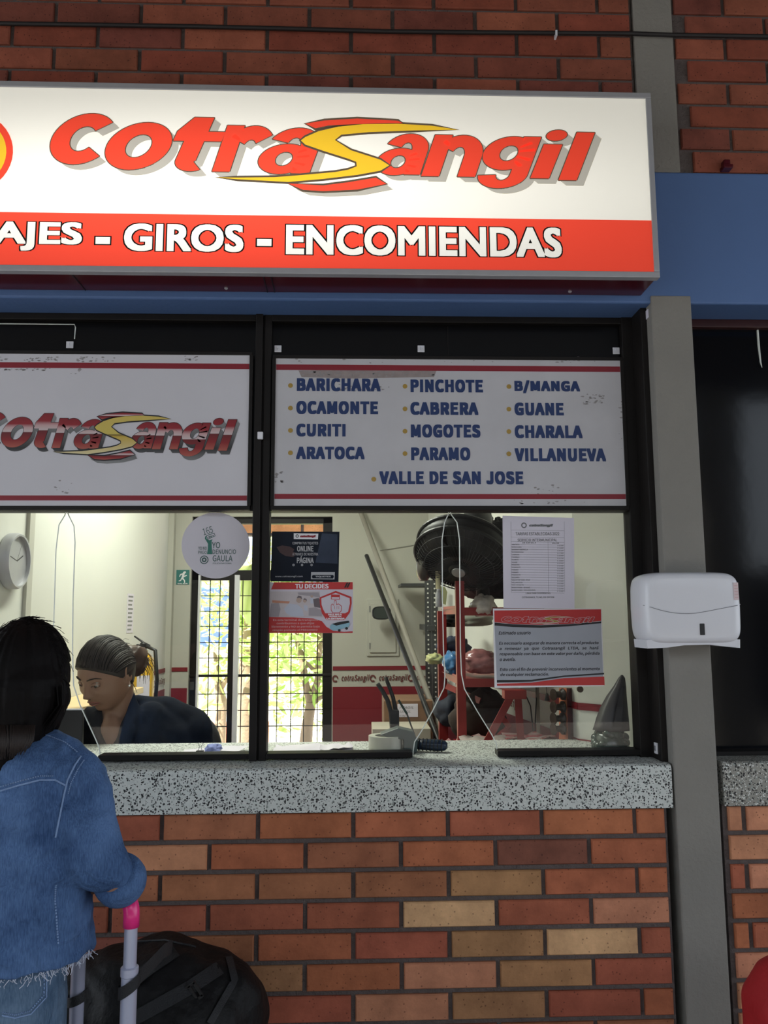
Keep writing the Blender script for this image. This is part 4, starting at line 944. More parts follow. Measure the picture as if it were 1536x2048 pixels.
lip = [(c0.x-hw*.94, zb3), (c0.x-hw*.55, zb3+.002), (c0.x-hw*.2, zb3+.008), (c0.x+hw*.3, zb3+.009), (c0.x+hw*.7, zb3+.003), (c0.x+hw*.92, zb3), (c0.x+hw*.93, zb_2+.012), (c0.x-hw*.95, zb_2+.012)]
obj('outlet_lip', MB().prism(lip, -.118, -.02), 'white', t, bevel=.0015)
a, b = P(1399, 1247, yf), P(1410, 1270, yf)
obj('level_window', MB().box(a.x, b.x, -.1335, -.128, b.z, a.z), 'black', t, bevel=.0015)
a, b = P(1466, 1165, yf), P(1478, 1200, yf)
obj('warning_label', MB().box(a.x, b.x, -.1318, -.130, b.z, a.z), mat('pale pink label', (.68, .55, .56), rough=.4), t)
for i in range(5):
    z = b.z+(a.z-b.z)*(i+.8)/6; obj('label_line', MB().box(a.x+.002, b.x-.002, -.1322, -.1318, z, z+.0015), mat('faded red print', (.6, .35, .36), rough=.5, var=0) if i == 0 else bpy.data.materials['faded red print'], t)
# small odds and ends
xj = XC0-.0185
t = thing('wall_switch', 'small white switch plate low on the dark jamb beside the column', 'switch', (xj, .07, P(1325, 1507, .07).z))
zz = P(1325, 1507, .07).z; obj('plate', MB().box(xj-.004, xj+.001, .060, .078, zz, zz+.030), 'white', t, bevel=.001); obj('rocker', MB().box(xj-.006, xj-.003, .065, .073, zz+.008, zz+.022), 'print_grey', t, bevel=.001)
p = P(1291, 629, .03); o = obj('paper_tag', MB().box(XC0-.0025, XC0-.0005, .016, .034, p.z-.014, p.z+.012), 'paper'); tag(o, 'tiny pale tag stuck near the top of the column side', 'tag')
p = P(1455, 338, -.02); t = thing('pipe_clamp', 'small dark red clamp standing on the top edge of the blue beam', 'clamp', (p.x, 0, ZW))
obj('foot', MB().box(p.x-.014, p.x+.014, -.028, .0, ZW, ZW+.012), 'maroon', t, bevel=.002); obj('jaw', MB().box(p.x-.010, p.x+.010, -.022, .0, ZW+.011, ZW+.030), 'maroon', t, bevel=.003)
cb = [(-260, 46), (0, 47), (200, 50), (384, 53), (560, 57), (768, 63), (960, 65), (1115, 66), (1262, 67), (1345, 70), (1536, 73), (1900, 80)]
o = obj('cable', MB().tube([P(a, b, -.012) for a, b in cb], .0062, 8), 'rubber', smooth=True); tag(o, 'black cable sagging along the upper brick wall', 'cable')
mb = MB(); p = P(1113, 66, -.02); mb.box(p.x-.003, p.x+.003, -.021, 0, p.z-.008, p.z+.010); o = obj('cable_clip', mb, 'white', bevel=.001); tag(o, 'tiny white clip holding the black cable to the bricks', 'clip')
mb = MB(); p = P(1112, 62, 0)

# ================================================================ INSIDE THE OFFICE
# wall clock
cy_ = -2.2+(-(XL+.012))*1600/(711-36); cc = P(36, 1122, cy_); cx_ = XL+.012; R_ = P(36, 1066, cy_).z-cc.z
t = thing('wall_clock', 'round wall clock with thick silver rim on the left office wall', 'clock', (XL, cy_, cc.z-R_))
obj('case', MB().lathe([(R_*.96, 0), (R_, .004), (R_, .026), (R_*.95, .034), (R_*.88, .034), (R_*.86, .024)], (XL+.001, cy_, cc.z), (1, 0, 0), 40), 'alu', t, smooth='auto')
obj('face', MB().lathe([(R_*.87, .020), (R_*.87, .022)], (XL+.001, cy_, cc.z), (1, 0, 0), 40), mat('grey clock face', (.38, .40, .40), rough=.3), t)
xf = XL+.0245
for ang, ln, w in ((1.15, .55, .004), (-1.35, .6, .003), (.5, .65, .0015)):
    obj('hand', MB().bar((xf, cy_, cc.z), (xf, cy_+math.sin(ang)*ln*R_, cc.z+math.cos(ang)*ln*R_), w, .0012, up=(1, 0, 0)), 'print_black', t)
for k in range(12):
    a = 2*PI*k/12; c_, s_ = math.cos(a), math.sin(a)
    obj('hour_mark', MB().bar((xf-.001, cy_+s_*R_*.74, cc.z+c_*R_*.74), (xf-.001, cy_+s_*R_*.82, cc.z+c_*R_*.82), .003, .001, up=(1, 0, 0)), 'print_grey', t)
# narrow printed strip on the left wall
y0 = -2.2+(-XL)*1600/(711-262); y1 = -2.2+(-XL)*1600/(711-274); za, zb = P(268, 1187, y0).z, P(268, 1266, y0).z
t = thing('paper_strip', 'narrow white paper strip with printing high on the left office wall', 'notice', (XL+.002, (y0+y1)/2, zb))
obj('sheet', MB().box(XL+.0005, XL+.002, y0, y1, zb, za), 'paper', t)
mb = MB()
for i in range(9):
    z = za-(i+.7)*(za-zb)/9.5; mb.box(XL+.002, XL+.0025, y0+.012, y1-.014-(i % 3)*.008, z-.004, z+.004)
obj('printing', mb, 'print_grey', t)
# exit sign on the rear wall
a, b = P(353, 1140, RY-.004), P(378, 1169, RY-.004)
t = thing('exit_sign', 'small green running man sign beside the rear door', 'sign', ((a.x+b.x)/2, RY, b.z)); EG = mat('green sign plate', (.03, .17, .16), rough=.3)
obj('plate', MB().box(a.x, b.x, RY-.004, RY-.0005, b.z, a.z), EG, t)
w_, h_ = b.x-a.x, a.z-b.z; f = lambda l: [(a.x+w_*p, b.z+h_*q) for p, q in l]
mb = MB(); mb.flat(f([(.55, .88), (.68, .92), (.75, .84), (.66, .76), (.60, .60), (.80, .66), (.82, .60), (.58, .50), (.56, .42), (.68, .30), (.70, .12), (.62, .12), (.60, .27), (.44, .38), (.36, .24), (.20, .22), (.20, .28), (.32, .31), (.42, .52), (.46, .68), (.34, .64), (.28, .52), (.22, .55), (.30, .72), (.48, .77)]), RY-.0045)
obj('running_man', mb, 'print_white', t)
mb = MB(); text_xz(mb, 'SALIDA', a.x+w_*.1, b.x-w_*.1, b.z+h_*.02, b.z+h_*.10, RY-.0045, bold=.01); obj('lettering', mb, 'print_white', t)
# fire extinguisher hung in the left rear corner
EY = 1.55; p0, p1 = P(274, 1425, EY), P(303, 1305, EY); r = .052; ex = XL+.088; zt2 = p1.z
t = thing('fire_extinguisher', 'yellow fire extinguisher with black valve hung on the left office wall', 'extinguisher', (ex, EY, zt2-.42))
obj('cylinder', MB().lathe([(.02, -.42), (r*.95, -.415), (r, -.40), (r, -.06), (r*.92, -.03), (r*.6, -.008), (.022, 0), (.020, .012)], (ex, EY, zt2), n=28), 'yellow', t, smooth='auto')
obj('valve', MB().lathe([(.016, 0), (.016, .03), (.012, .035)], (ex, EY, zt2+.010), n=12), 'black', t)
obj('lever', MB().tube([(ex+.03, EY, zt2+.03), (ex, EY, zt2+.045), (ex-.04, EY-.01, zt2+.075)], [.010, .010, .007], 8, flat=.5), 'black', t, smooth=True)
obj('lever', MB().tube([(ex+.02, EY, zt2+.03), (ex-.025, EY-.01, zt2+.035), (ex-.05, EY-.01, zt2+.02)], [.008, .008, .006], 8, flat=.5), 'black', t, smooth=True)
obj('hose', MB().tube([(ex+.015, EY-.01, zt2+.03), (ex+.06, EY-.02, zt2+.01), (ex+.072, EY-.02, zt2-.12), (ex+.066, EY-.02, zt2-.26)], .009, 8), 'black', t, smooth=True)
obj('label_plate', MB().loft([[(ex+(r+.001)*math.sin(a_), EY-(r+.001)*math.cos(a_), z) for a_ in [(-.2)+k*.14 for k in range(9)]] for z in (zt2-.30, zt2-.10)], False, False), 'paper', t)
# fuse box door in the rear wall
a, b = P(733, 1198, RY), P(798, 1312, RY)
t = thing('fuse_box', 'cream metal fuse box cover with rim set in the rear wall', 'fuse box', ((a.x+b.x)/2, RY, b.z))
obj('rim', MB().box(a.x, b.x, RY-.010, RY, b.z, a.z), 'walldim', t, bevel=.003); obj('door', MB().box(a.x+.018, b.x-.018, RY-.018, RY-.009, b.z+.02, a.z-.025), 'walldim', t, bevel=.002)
obj('hinge', MB().box(a.x+.016, a.x+.021, RY-.021, RY-.017, a.z-.075, a.z-.04), 'print_grey', t); obj('hinge', MB().box(a.x+.016, a.x+.021, RY-.021, RY-.017, b.z+.04, b.z+.075), 'print_grey', t)
# leaning poles
t = thing('wooden_pole', 'long pale pole leaning across the rear wall beside the fuse box', 'pole', (P(880, 1452, 1.9).x, 1.9, .0))
e0, e1 = P(719, 1018, RY-.06), P(880, 1455, 1.50); d = (e1-e0); e2 = e1+d*((.70-e1.z)/d.z)
obj('shaft', MB().tube([e0-d*.05, e0, e1, e2], .0135, 10), mat('dull grey wood', (.26, .24, .20), rough=.6), t, smooth=True)
e0, e1 = P(733, 1111, RY-.10), P(862, 1442, 1.42); d = (e1-e0); e2 = e1+d*((.70-e1.z)/d.z)
t = thing('inspection_mirror', 'black pole with an oval black head leaning in front of the fuse box', 'mirror', (e2.x, e2.y, 0))
obj('shaft', MB().tube([e0, e1, e2], .012, 10), 'black', t, smooth=True)
m_ = P(763, 1226, RY-.14); w1 = P(782, 1226, RY-.14).x-m_.x
pts = []
rg = lambda s, y: [(m_.x+sup(k, 28, w1*s, w1*.70*s, 3)[0], y, m_.z+sup(k, 28, w1*s, w1*.70*s, 3)[1]) for k in range(28)]
obj('mirror_head', MB().loft([rg(.9, m_.y+.02), rg(1, m_.y+.015), rg(1, m_.y-.005), rg(.92, m_.y-.012), rg(.86, m_.y-.010)]), 'black', t, smooth='auto')
obj('mirror_glass', MB().loft([rg(.85, m_.y-.008), rg(.84, m_.y-.012)]), mat('grey mirror glass', (.045, .055, .05), rough=.25), t)
# conduit line on the rear wall
o = obj('conduit', MB().tube([P(760, 1101, RY-.004), P(835, 1089, RY-.004)], .003, 6), mat('painted cable', (.33, .32, .28), rough=.7)); tag(o, 'thin painted cable running along the rear wall towards the fan', 'cable')

# perforated grey steel shelving at the back right
def perforated(name, label, u, v0, v1, y, w):
    a = P(u, v0, y); zt3 = a.z; t = thing(name, label, 'shelving', (a.x, y, 0))
    obj('upright', MB().box(a.x-w/2, a.x-w*.02, y, y+.003, 0, zt3), 'greysteel', t); obj('upright', MB().box(a.x+w*.02, a.x+w/2, y+.001, y+w*.8, 0, zt3), 'greysteel', t)
    return t, a.x
RK = 1.85
t, xg = perforated('steel_shelving', 'dark grey perforated steel shelving behind the red rack', 862, 1160, 1500, RK, .066)
mb = MB(); zt3 = P(862, 1160, RK).z
for i in range(46):
    z = zt3-.02-i*.0375*.62
    if z < .6: break
    for dx in (-.017, .017): mb.add([(xg+dx+.0045*math.cos(2*PI*k/8), RK-.0012, z+.0045*math.sin(2*PI*k/8)) for k in range(8)], [tuple(range(8))])
obj('bolt_holes', mb, 'wall', t, kind='stuff')
for v in (1250, 1395, 1480):
    z = P(880, v, RK).z; obj('shelf', MB().box(xg-.02, .40, RK-.01, RY-.03, z-.03, z), 'greysteel', t, bevel=.002)
x2 = P(893, 1300, RY-.2).x; obj('rear_upright', MB().box(x2-.015, x2+.015, RY-.2, RY-.19, 0, P(893, 1170, RY-.2).z), 'greysteel', t)
obj('shelf', MB().box(.24, .40, RY-.35, RY-.06, P(890, 1175, RY-.1).z, P(890, 1170, RY-.1).z), 'greysteel', t)
# red steel rack (angle iron) in front of it, nearer to the counter
FR, BR = .62, 1.02     # front and back of the rack
q = lambda u, v, y: P(u, v, y)
x_fl = P(922, 1400, FR).x; x_fr = P(1120, 1400, FR).x
t = thing('red_rack', 'red angle iron rack full of parcels behind the middle window', 'rack', (x_fl+.08, .8, 0))
def post(x, y, z1, w=.030): return obj('upright', MB().loft([[(x, y, z), (x+w, y, z), (x+w, y+.003, z), (x+.003, y+.003, z), (x+.003, y+w, z), (x, y+w, z)] for z in (0, z1)]), 'redrack', t)
post(x_fl-.012, FR, P(920, 1162, FR).z); xb = P(884, 1400, BR).x; post(xb-.012, BR, P(880, 1222, BR).z, .034)
zsA, zsB, zsC = P(922, 1215, FR).z, P(922, 1358, FR).z, P(922, 1478, FR).z
post(x_fl+.30, FR, zsB+.05, .022) if 0 else None
for nm, zz in (('shelf', zsA), ('shelf', zsB)):
    mb = MB(); mb.loft([[(x_fl, FR+.004, zz-.004), (x_fl+.30, FR+.004, zz-.004), (xb+.40, BR, zz-.004), (xb, BR, zz-.004)], [(x_fl, FR+.004, zz), (x_fl+.30, FR+.004, zz), (xb+.40, BR, zz), (xb, BR, zz)]])
    obj(nm, mb, 'redrack', t)
    obj('cross_rail', MB().bar((x_fl, FR+.01, zz-.008), (xb+.01, BR, zz-.008), .004, .03), 'redrack', t)
    obj('front_rail', MB().box(x_fl, x_fl+.30, FR-.002, FR+.003, zz-.028, zz), 'redrack', t)
obj('brace', MB().bar(P(893, 1372, BR-.1), P(960, 1402, FR+.12), .022, .004, up=(0, 1, 0)), 'redrack', t)
# sloping red A frame at the right of the rack
AF = .52
t = thing('red_trestle', 'red angle iron trestle leaning behind the customer notice', 'trestle', (P(1000, 1500, AF).x, AF, 0))
def leg(a, b):
    d = b-a; b2 = a+d*((0.005-a.z)/d.z); obj('leg', MB().bar(a, b2, .024, .006, up=(0, 1, 0)), 'redrack', t)
leg(P(1026, 1385, AF), P(968, 1495, AF)); leg(P(1035, 1385, AF+.02), P(1043, 1500, AF+.02))
obj('leg', MB().bar(P(1001, 1432, AF+.03), P(1020, 1455, AF+.08), .018, .004, up=(0, 1, 0)), 'redrack', t)
obj('top_plate', MB().box(P(1008, 1385, AF).x, P(1052, 1385, AF).x, AF-.01, AF+.04, P(1030, 1398, AF).z, P(1030, 1380, AF).z), 'redrack', t, bevel=.002)
# fan on top of the rack, tipped forward
fc_ = P(925, 1108, .62); 
t = thing('fan', 'large black wall fan tilted downwards above the red rack', 'fan', (fc_.x, fc_.y, fc_.z-.15))
ax = Vector((-.30, -.62, -.95)).normalized(); a = Vector((1, 0, 0)); fxv = (a-ax*a.dot(ax)).normalized()
tilt = Vector((.86, .1, -.42)); fxv = (tilt-ax*tilt.dot(ax)).normalized(); fyv = ax.cross(fxv)
RF = .165
def fring(r, h, n=44): return [fc_+ax*h+fxv*(r*math.cos(2*PI*k/n))+fyv*(r*math.sin(2*PI*k/n)) for k in range(n+1)]
obj('cage_back', MB().loft([fring(RF*s, h)[:-1] for s, h in ((1, .02), (1.0, -.03), (.96, -.05), (.7, -.085), (.35, -.11), (.25, -.12))], True), 'black', t, smooth=True)
for s, h in ((1.02, .02), (1.02, -.03)): obj('rim', MB().tube(fring(RF*s, h), .006, 6), 'black', t)
mb = MB()
for k in range(60):
    an = 2*PI*k/60; dv = lambda an_, r: fxv*(r*math.cos(an_))+fyv*(r*math.sin(an_))
    mb.tube([fc_+ax*.075+dv(an, RF*.2), fc_+ax*.078+dv(an+.12, RF*.5), fc_+ax*.062+dv(an+.22, RF*.82), fc_+ax*.02+dv(an+.26, RF*1.01)], .0011, 4, cap=False)
for s, h in ((.45, .078), (.75, .068), (.92, .046)): mb.tube(fring(RF*s, h), .0013, 4, cap=False)
obj('cage_wires', mb, mat('dark fan wire', (.05, .05, .055), rough=.3, metal=.5), t)
for k in range(3):
    an = 2*PI*k/3; mb = MB(); u1 = fxv*math.cos(an)+fyv*math.sin(an); w1_ = ax.cross(u1)
    mb.loft([[fc_+u1*(RF*r)+w1_*(wd*s)+ax*(s*wd*.5) for s in (-1, -.3, .4, 1)] for r, wd in ((.15, .02), (.4, .045), (.7, .06), (.88, .045))], False, False)
    obj('blade', mb, 'black', t, smooth=True)
obj('hub', MB().lathe([(RF*.22, .06), (RF*.22, .078), (RF*.18, .084)], fc_, ax, 24), 'black', t)
obj('hub_badge', MB().lathe([(RF*.15, .083), (RF*.14, .088), (.004, .089)], fc_, ax, 24), mat('silver badge', (.45, .45, .46), rough=.3, metal=.6), t)
mo = fc_-ax*.14+Vector((.03, .02, 0)); obj('motor', MB().lathe([(.03, -.06), (.055, -.04), (.06, .03), (.04, .05)], mo, ax, 20), 'black', t, smooth=True)
pz = P(975, 1170, .72); obj('stand', MB().tube([mo, Vector((mo.x+.02, .72, mo.z-.12)), Vector((mo.x+.02, .72, zsA+.001))], [.018, .014, .03], 10), 'black', t, smooth=True)
# black bags and bundles piled on the rack top behind the fan
def lump(name, label, cat, c, r, m, seed, amp=.25, fs=6, rot=None, group=None, voxel=None, parts=None):
    t = thing(name, label, cat, (c[0], c[1], c[2]-r[2]), group)
    mb = MB().ell((0, 0, 0), r, 28, 20); vs = []
    for v in mb.v:
        p = Vector(v); pn_ = Vector((p.x/r[0], p.y/r[1], p.z/r[2])); n = noise.noise(pn_*1.7+Vector((seed*7.1, seed*3.3, seed)))+.6*noise.noise(pn_*4.5+Vector((seed, 0, 0)))
        p = p*(1+amp*n); 
        if p.z < -r[2]*.86: p.z = -r[2]*.86
        vs.append(tuple((rot @ p if rot else p)+Vector(c)))
    mb.v = vs; obj('body', mb, m, t, smooth=True); return t
bk = lambda u, v, y: P(u, v, y)
c = bk(975, 1130, .85); lump('black_bag', 'bulging black plastic bag on the rack top behind the fan', 'bag', c, (.13, .12, .15), 'blackcloth', 1, .18)
c = bk(965, 1052, .8); lump('black_bundle', 'smaller black bundle on top of the pile beside the fare sheet', 'bag', c, (.05, .06, .05), 'blackcloth', 2, .25, 14)
c = bk(996, 1062, .8); lump('black_bundle', 'knotted black bundle half hidden by the fare sheet', 'bag', c, (.035, .05, .05), 'blackcloth', 9, .3, 16)
c = bk(847, 1137, .70); lump('black_case', 'dark brown rounded case hanging left of the fan', 'case', c, (.028, .06, .052), mat('dark brown leather', (.035, .025, .02), rough=.3), 4, .04)
obj_ = MB().bar(bk(936, 1033, .75), bk(948, 1042, .75), .006); obj_.bar(bk(934, 1037, .75), bk(938, 1030, .75), .010, .004); o = obj('wing_bolt', obj_, 'greysteel'); tag(o, 'small metal wing bolt standing out above the black bundles', 'bolt')
# pale boxes and bottle hanging by the fan
a, b = bk(872, 1142, .66), bk(880, 1178, .66); t = thing('cream_tube', 'upright cream cardboard tube under the fan', 'tube', ((a.x+b.x)/2, .66, b.z)); obj('body', MB().lathe([(.009, 0), (.009, a.z-b.z)], ((a.x+b.x)/2, .66, b.z), n=14), mat('cream card', (.75, .68, .42), rough=.5), t)
a, b = bk(871, 1181, .66), bk(884, 1214, .66); t = thing('silver_bottle', 'small silver bottle standing on the red rack corner', 'bottle', ((a.x+b.x)/2, .66, b.z)); obj('body', MB().lathe([(.010, 0), (.012, .004), (.012, (a.z-b.z)*.8), (.007, a.z-b.z)], ((a.x+b.x)/2, .66, b.z), n=16), 'alu', t, smooth=True); obj('cap', MB().lathe([(.007, 0), (.007, .008)], ((a.x+b.x)/2, .66, a.z), n=12), 'white', t)
a = bk(888, 1190, .65); o = obj('yellow_note', MB().prism([(a.x-.012, a.z+.03), (a.x+.004, a.z+.028), (a.x+.012, a.z+.01), (a.x+.006, a.z-.035), (a.x-.008, a.z-.03)], .65, .652), mat('yellow green paper', (.62, .65, .30), rough=.6)); tag(o, 'crumpled yellow green note hanging beside the silver bottle', 'note')
# goods on the rack
G_ = [('grey_bundle', 'rolled grey cloth bundle on the grey shelf', 'bundle', (950, 1238, 1.15), (.075, .08, .035), mat('grey green cloth', (.20, .21, .17), rough=.9)),
      ('dark_bundle', 'dark folded bundle left of the grey roll', 'bundle', (905, 1240, 1.3), (.06, .08, .035), M['blackcloth']),
      ('blue_parcel', 'shiny blue plastic wrapped parcel on the middle rack shelf', 'parcel', (903, 1326, .85), (.032, .08, .045), mat('shiny blue plastic', (.05, .16, .34), rough=.15, var=.6, scale=25)),
      ('pink_bag', 'clear plastic bag of pink and red goods on the middle rack shelf', 'bag', (962, 1325, .72), (.075, .09, .042), mat('pinkish plastic bag', (.34, .15, .15), rough=.15, var=.6, scale=40)),
      ('dark_parcel', 'dark blue and black parcel behind the red upright', 'parcel', (905, 1295, 1.1), (.07, .08, .04), mat('dark blue cloth', (.015, .022, .05), rough=.8)),
      ('yellow_bag', 'crumpled yellow green plastic bag on the left corner of the rack', 'bag', (869, 1318, .95), (.032, .05, .022), mat('yellow green plastic', (.45, .46, .20), rough=.4)),
      ('silver_bag', 'clear crinkled plastic bag hanging at the right of the rack', 'bag', (966, 1213, .66), (.045, .06, .042), mat('clear crinkled plastic', (.52, .47, .42), rough=.12, var=.4, scale=50)),
      ('dark_sack', 'large dark brown sack under the middle shelf of the rack', 'sack', (955, 1425, .84), (.10, .12, .10), mat('dark brown sacking', (.030, .018, .013), rough=.9)),
      ('navy_parcel', 'navy blue folded parcel low on the rack', 'parcel', (900, 1420, 1.05), (.06, .1, .07), mat('navy folded cloth', (.016, .02, .035), rough=.8, var=.4, scale=30))]
for i, (nm, lb, ct, pq, r, m) in enumerate(G_): lump(nm, lb, ct, P(*pq), r, m, i+11, .28, 12)
# crumpled red and white plastic sheets at the foot of the rack
rnd = random.Random(5)
RW = ramp_z('red and white printed plastic', [(0, (.25, .02, .03)), (.3, (.45, .05, .06)), (.45, (.62, .55, .52)), (.55, (.40, .03, .05)), (.8, (.55, .40, .38)), (1, (.5, .05, .06))], rough=.2)
RWs = [RW, mat('crumpled red plastic', (.30, .02, .03), rough=.18, var=.5, scale=30), mat('crumpled white plastic', (.55, .48, .44), rough=.2, var=.4, scale=30)]
t = thing('plastic_wrap_pile', 'crumpled pile of red and white printed plastic at the foot of the rack', 'plastic', (P(960, 1490, .60).x, .60, 1.0))
for k in range(12):
    cu, cv = 890+rnd.uniform(0, 170), 1493-rnd.uniform(0, 30); c = P(cu, cv, .56+rnd.uniform(0, .12)); mb = MB(); w1_, h1 = rnd.uniform(.04, .09), rnd.uniform(.015, .035)
    rows = []
    for i in range(7):
        rows.append([Vector((c.x+(i/6-.5)*w1_*2, c.y+(j/4-.5)*.12, c.z-.01+h1*noise.noise(Vector((i*.9, j*.9, k*5))) + .01*noise.noise(Vector((i*3, j*2, k))))) for j in range(5)])
    mb.loft(rows, False, False); obj('fold', mb, RWs[k % 3], t, smooth='auto')
obj('base_heap', MB().ell(P(960, 1520, .62), (.17, .10, .035), 20, 8), RWs[1], t, smooth=True)
# table the rack goods and tools stand on
a = P(700, 1500, .5); o = None
wt = thing('work_table', 'low work table against the red dado behind the counter', 'table', (.25, 1.35, 0))
tz = 1.0
# pegboard strip with reels
PYG = .45
t = thing('reel_board', 'orange pegboard strip with four dark reels behind the right of the window', 'board', (P(1128, 1500, PYG).x, PYG, 1.0))
obj('board', MB().loft([[P(1118, 1376, PYG+.06), P(1133, 1376, PYG), P(1133, 1376, PYG+.01), P(1118, 1376, PYG+.07)], [P(1118, 1495, PYG+.06), P(1137, 1500, PYG), P(1137, 1500, PYG+.01), P(1118, 1495, PYG+.07)]]), 'orange', t)
obj('edge_angle', MB().loft([[P(u, v, PYG+dy) for u, v, dy in l] for l in (((1133, 1376, 0), (1144, 1376, .02), (1144, 1376, .03), (1133, 1376, .01)), ((1137, 1500, 0), (1149, 1500, .02), (1149, 1500, .03), (1137, 1500, .01)))]), 'maroon', t)
for v in (1389, 1414, 1437, 1458):
    p = P(1116, v, PYG+.01); s = .019
    obj('reel', MB().lathe([(s*.3, -.020), (s, -.019), (s, -.016), (s*.55, -.008), (s*.55, .008), (s, .016), (s, .019), (s*.3, .020)], p, (1, .35, 0), 18), mat('dark brown reel', (.03, .018, .012), rough=.4) if v == 1389 else bpy.data.materials['dark brown reel'], t, smooth='auto')
    o = P(1130, v+8, PYG-.002); obj('slot', MB().box(o.x-.0018, o.x+.0018, PYG-.004, PYG+.004, o.z-.005, o.z+.005), 'black', t)
# poles and cable against the right wall
t = thing('metal_pole', 'thin grey upright pole between the trestle and the reel board', 'pole', (P(1074, 1500, .66).x, .66, 0))
a = P(1074, 1377, .66); obj('shaft', MB().tube([(a.x, .66, 0), (a.x+.001, .66, a.z+.02)], .0065, 8), mat('warm grey metal', (.30, .27, .23), rough=.5), t, smooth=True)
for (l, lb) in (([(1052, 1392), (1061, 1412), (1064, 1440), (1068, 1475), (1070, 1500)], 'black cable hanging on the right wall, the curved one'), ([(1073, 1395), (1071, 1430), (1070, 1465), (1073, 1500)], 'black cable hanging straight beside the grey pole')):
    o = obj('cable', MB().tube([P(u, v, .64) for u, v in l], .0022, 6), 'black', smooth=True); tag(o, lb, 'cable')
a = P(1094, 1389, .55); t = thing('plumb_weight', 'small black weight hanging on a thread behind the notice', 'weight', (a.x, .55, a.z-.02))
obj('thread', MB().tube([(a.x-.002, .55, a.z+.03), (a.x-.001, .55, a.z)], .001, 5), 'black', t); obj('weight', MB().lathe([(.009, 0), (.008, .004), (.005, .020), (.003, .024)], (a.x, .55, a.z-.02), n=10), 'black', t)
a = P(1158, 1378, .38); o = obj('coat_peg', MB().lathe([(.008, 0), (.008, -.008), (.010, -.010), (.010, -.016)], (a.x, .38, a.z), (0, 1, 0), 12), mat('brown knob', (.10, .07, .05), rough=.5)); tag(o, 'small brown knob on the right office wall', 'knob')
# draped conical figure on the counter at the right
CX = P(1221, 1494, .22); zc0 = ZC+.002
t = thing('draped_figure', 'dark draped conical figure with a lumpy green base at the right end of the counter', 'figurine', (CX.x, .22, ZC))
pf = lambda u, v: P(u, v, .22)
prof = []
for v, ul, ur in ((1350, 1242, 1246), (1356, 1237, 1250), (1372, 1228, 1252), (1392, 1214, 1253), (1415, 1202, 1255), (1437, 1194, 1257), (1452, 1190, 1258), (1460, 1187, 1259)):
    prof.append((P(ul, v, .22), P(ur, v, .22)))
rings = []
for l, r in reversed(prof):
    cx2, rr = (l.x+r.x)/2, (r.x-l.x)/2; rings.append([(cx2+rr*math.cos(2*PI*k/28)*(1+.03*math.sin(7*2*PI*k/28)), .22+rr*.8*math.sin(2*PI*k/28)*(1+.05*math.sin(9*2*PI*k/28)), l.z) for k in range(28)])
obj('drape', MB().loft(rings), mat('charcoal satin', (.045, .042, .046), rough=.45, var=.3, scale=20), t, smooth=True)
mb = MB(); rnd = random.Random(4)
for k in range(22):
    an = 2*PI*k/22; zz = zc0+rnd.uniform(.012, .055); rr = .042*(1.15-(zz-zc0)*5); mb.ell((CX.x+rr*math.cos(an), .22+rr*.8*math.sin(an), zz), (.016, .016, .014), 10, 8)
mb.lathe([(.052, 0), (.056, .012), (.045, .035), (.04, .062)], (CX.x, .22, ZC+.001), n=24)
obj('lumpy_base', mb, mat('dark green glaze', (.03, .055, .045), rough=.2, var=.6, scale=60), t, smooth=True)
obj('sash', MB().loft([[(P(1233, 1372, .22).x, .175, P(1233, 1372, .18).z), (P(1239, 1372, .22).x, .175, P(1233, 1372, .18).z)], [(P(1214, 1452, .22).x, .165, P(1214, 1452, .18).z), (P(1231, 1452, .22).x, .165, P(1214, 1452, .18).z)]], False, False), 'black', t)

# ---------------------------------------------------------------- on the counter
# tape roll and tape gun
TYp = .24
a, b = P(737, 1490, TYp), P(805, 1490, TYp); rr = (b.x-a.x)/2; cxx = (a.x+b.x)/2; hgt = P(770, 1470, TYp-rr).z-P(770, 1504, TYp-rr).z
t = thing('tape_roll', 'wide cream roll of packing tape lying flat on the counter', 'tape', (cxx, TYp, ZC))
obj('roll', MB().lathe([(rr*.62, 0.002), (rr, .002), (rr, hgt), (rr*.62, hgt), (rr*.62, .002)], (cxx, TYp, ZC+.001), n=40, cap=False), 'tape', t, smooth='auto')
t = thing('tape_gun', 'navy and grey hand held tape dispenser lying on the counter with a ribbed handle', 'tape dispenser', (P(820, 1500, .24).x, .24, ZC))
zt4 = ZC+hgt
pl = [P(u, v, .24) for u, v in ((760, 1466), (795, 1453), (825, 1460), (834, 1478), (832, 1502), (806, 1505), (806, 1476), (780, 1473))]
obj('side_plate', MB().prism([(p.x, max(p.z, ZC+.004)) for p in pl], .205, .262), 'greengrey', t, bevel=.003)
h0, h1 = P(826, 1488, .24), P(895, 1500, .22); h0.z = max(h0.z, ZC+.022); h1.z = ZC+.020
obj('handle', MB().tube([h0, h0.lerp(h1, .3), h0.lerp(h1, .7), h1.lerp(h0, .08), h1], [.013, .016, .017, .015, .008], 14), 'navy', t, smooth=True)
for k in range(7):
    p = h0.lerp(h1, .18+k*.11); obj('grip_rib', MB().lathe([(.0185, -.0015), (.0185, .0015)], p, (h1-h0), 14), 'black', t)
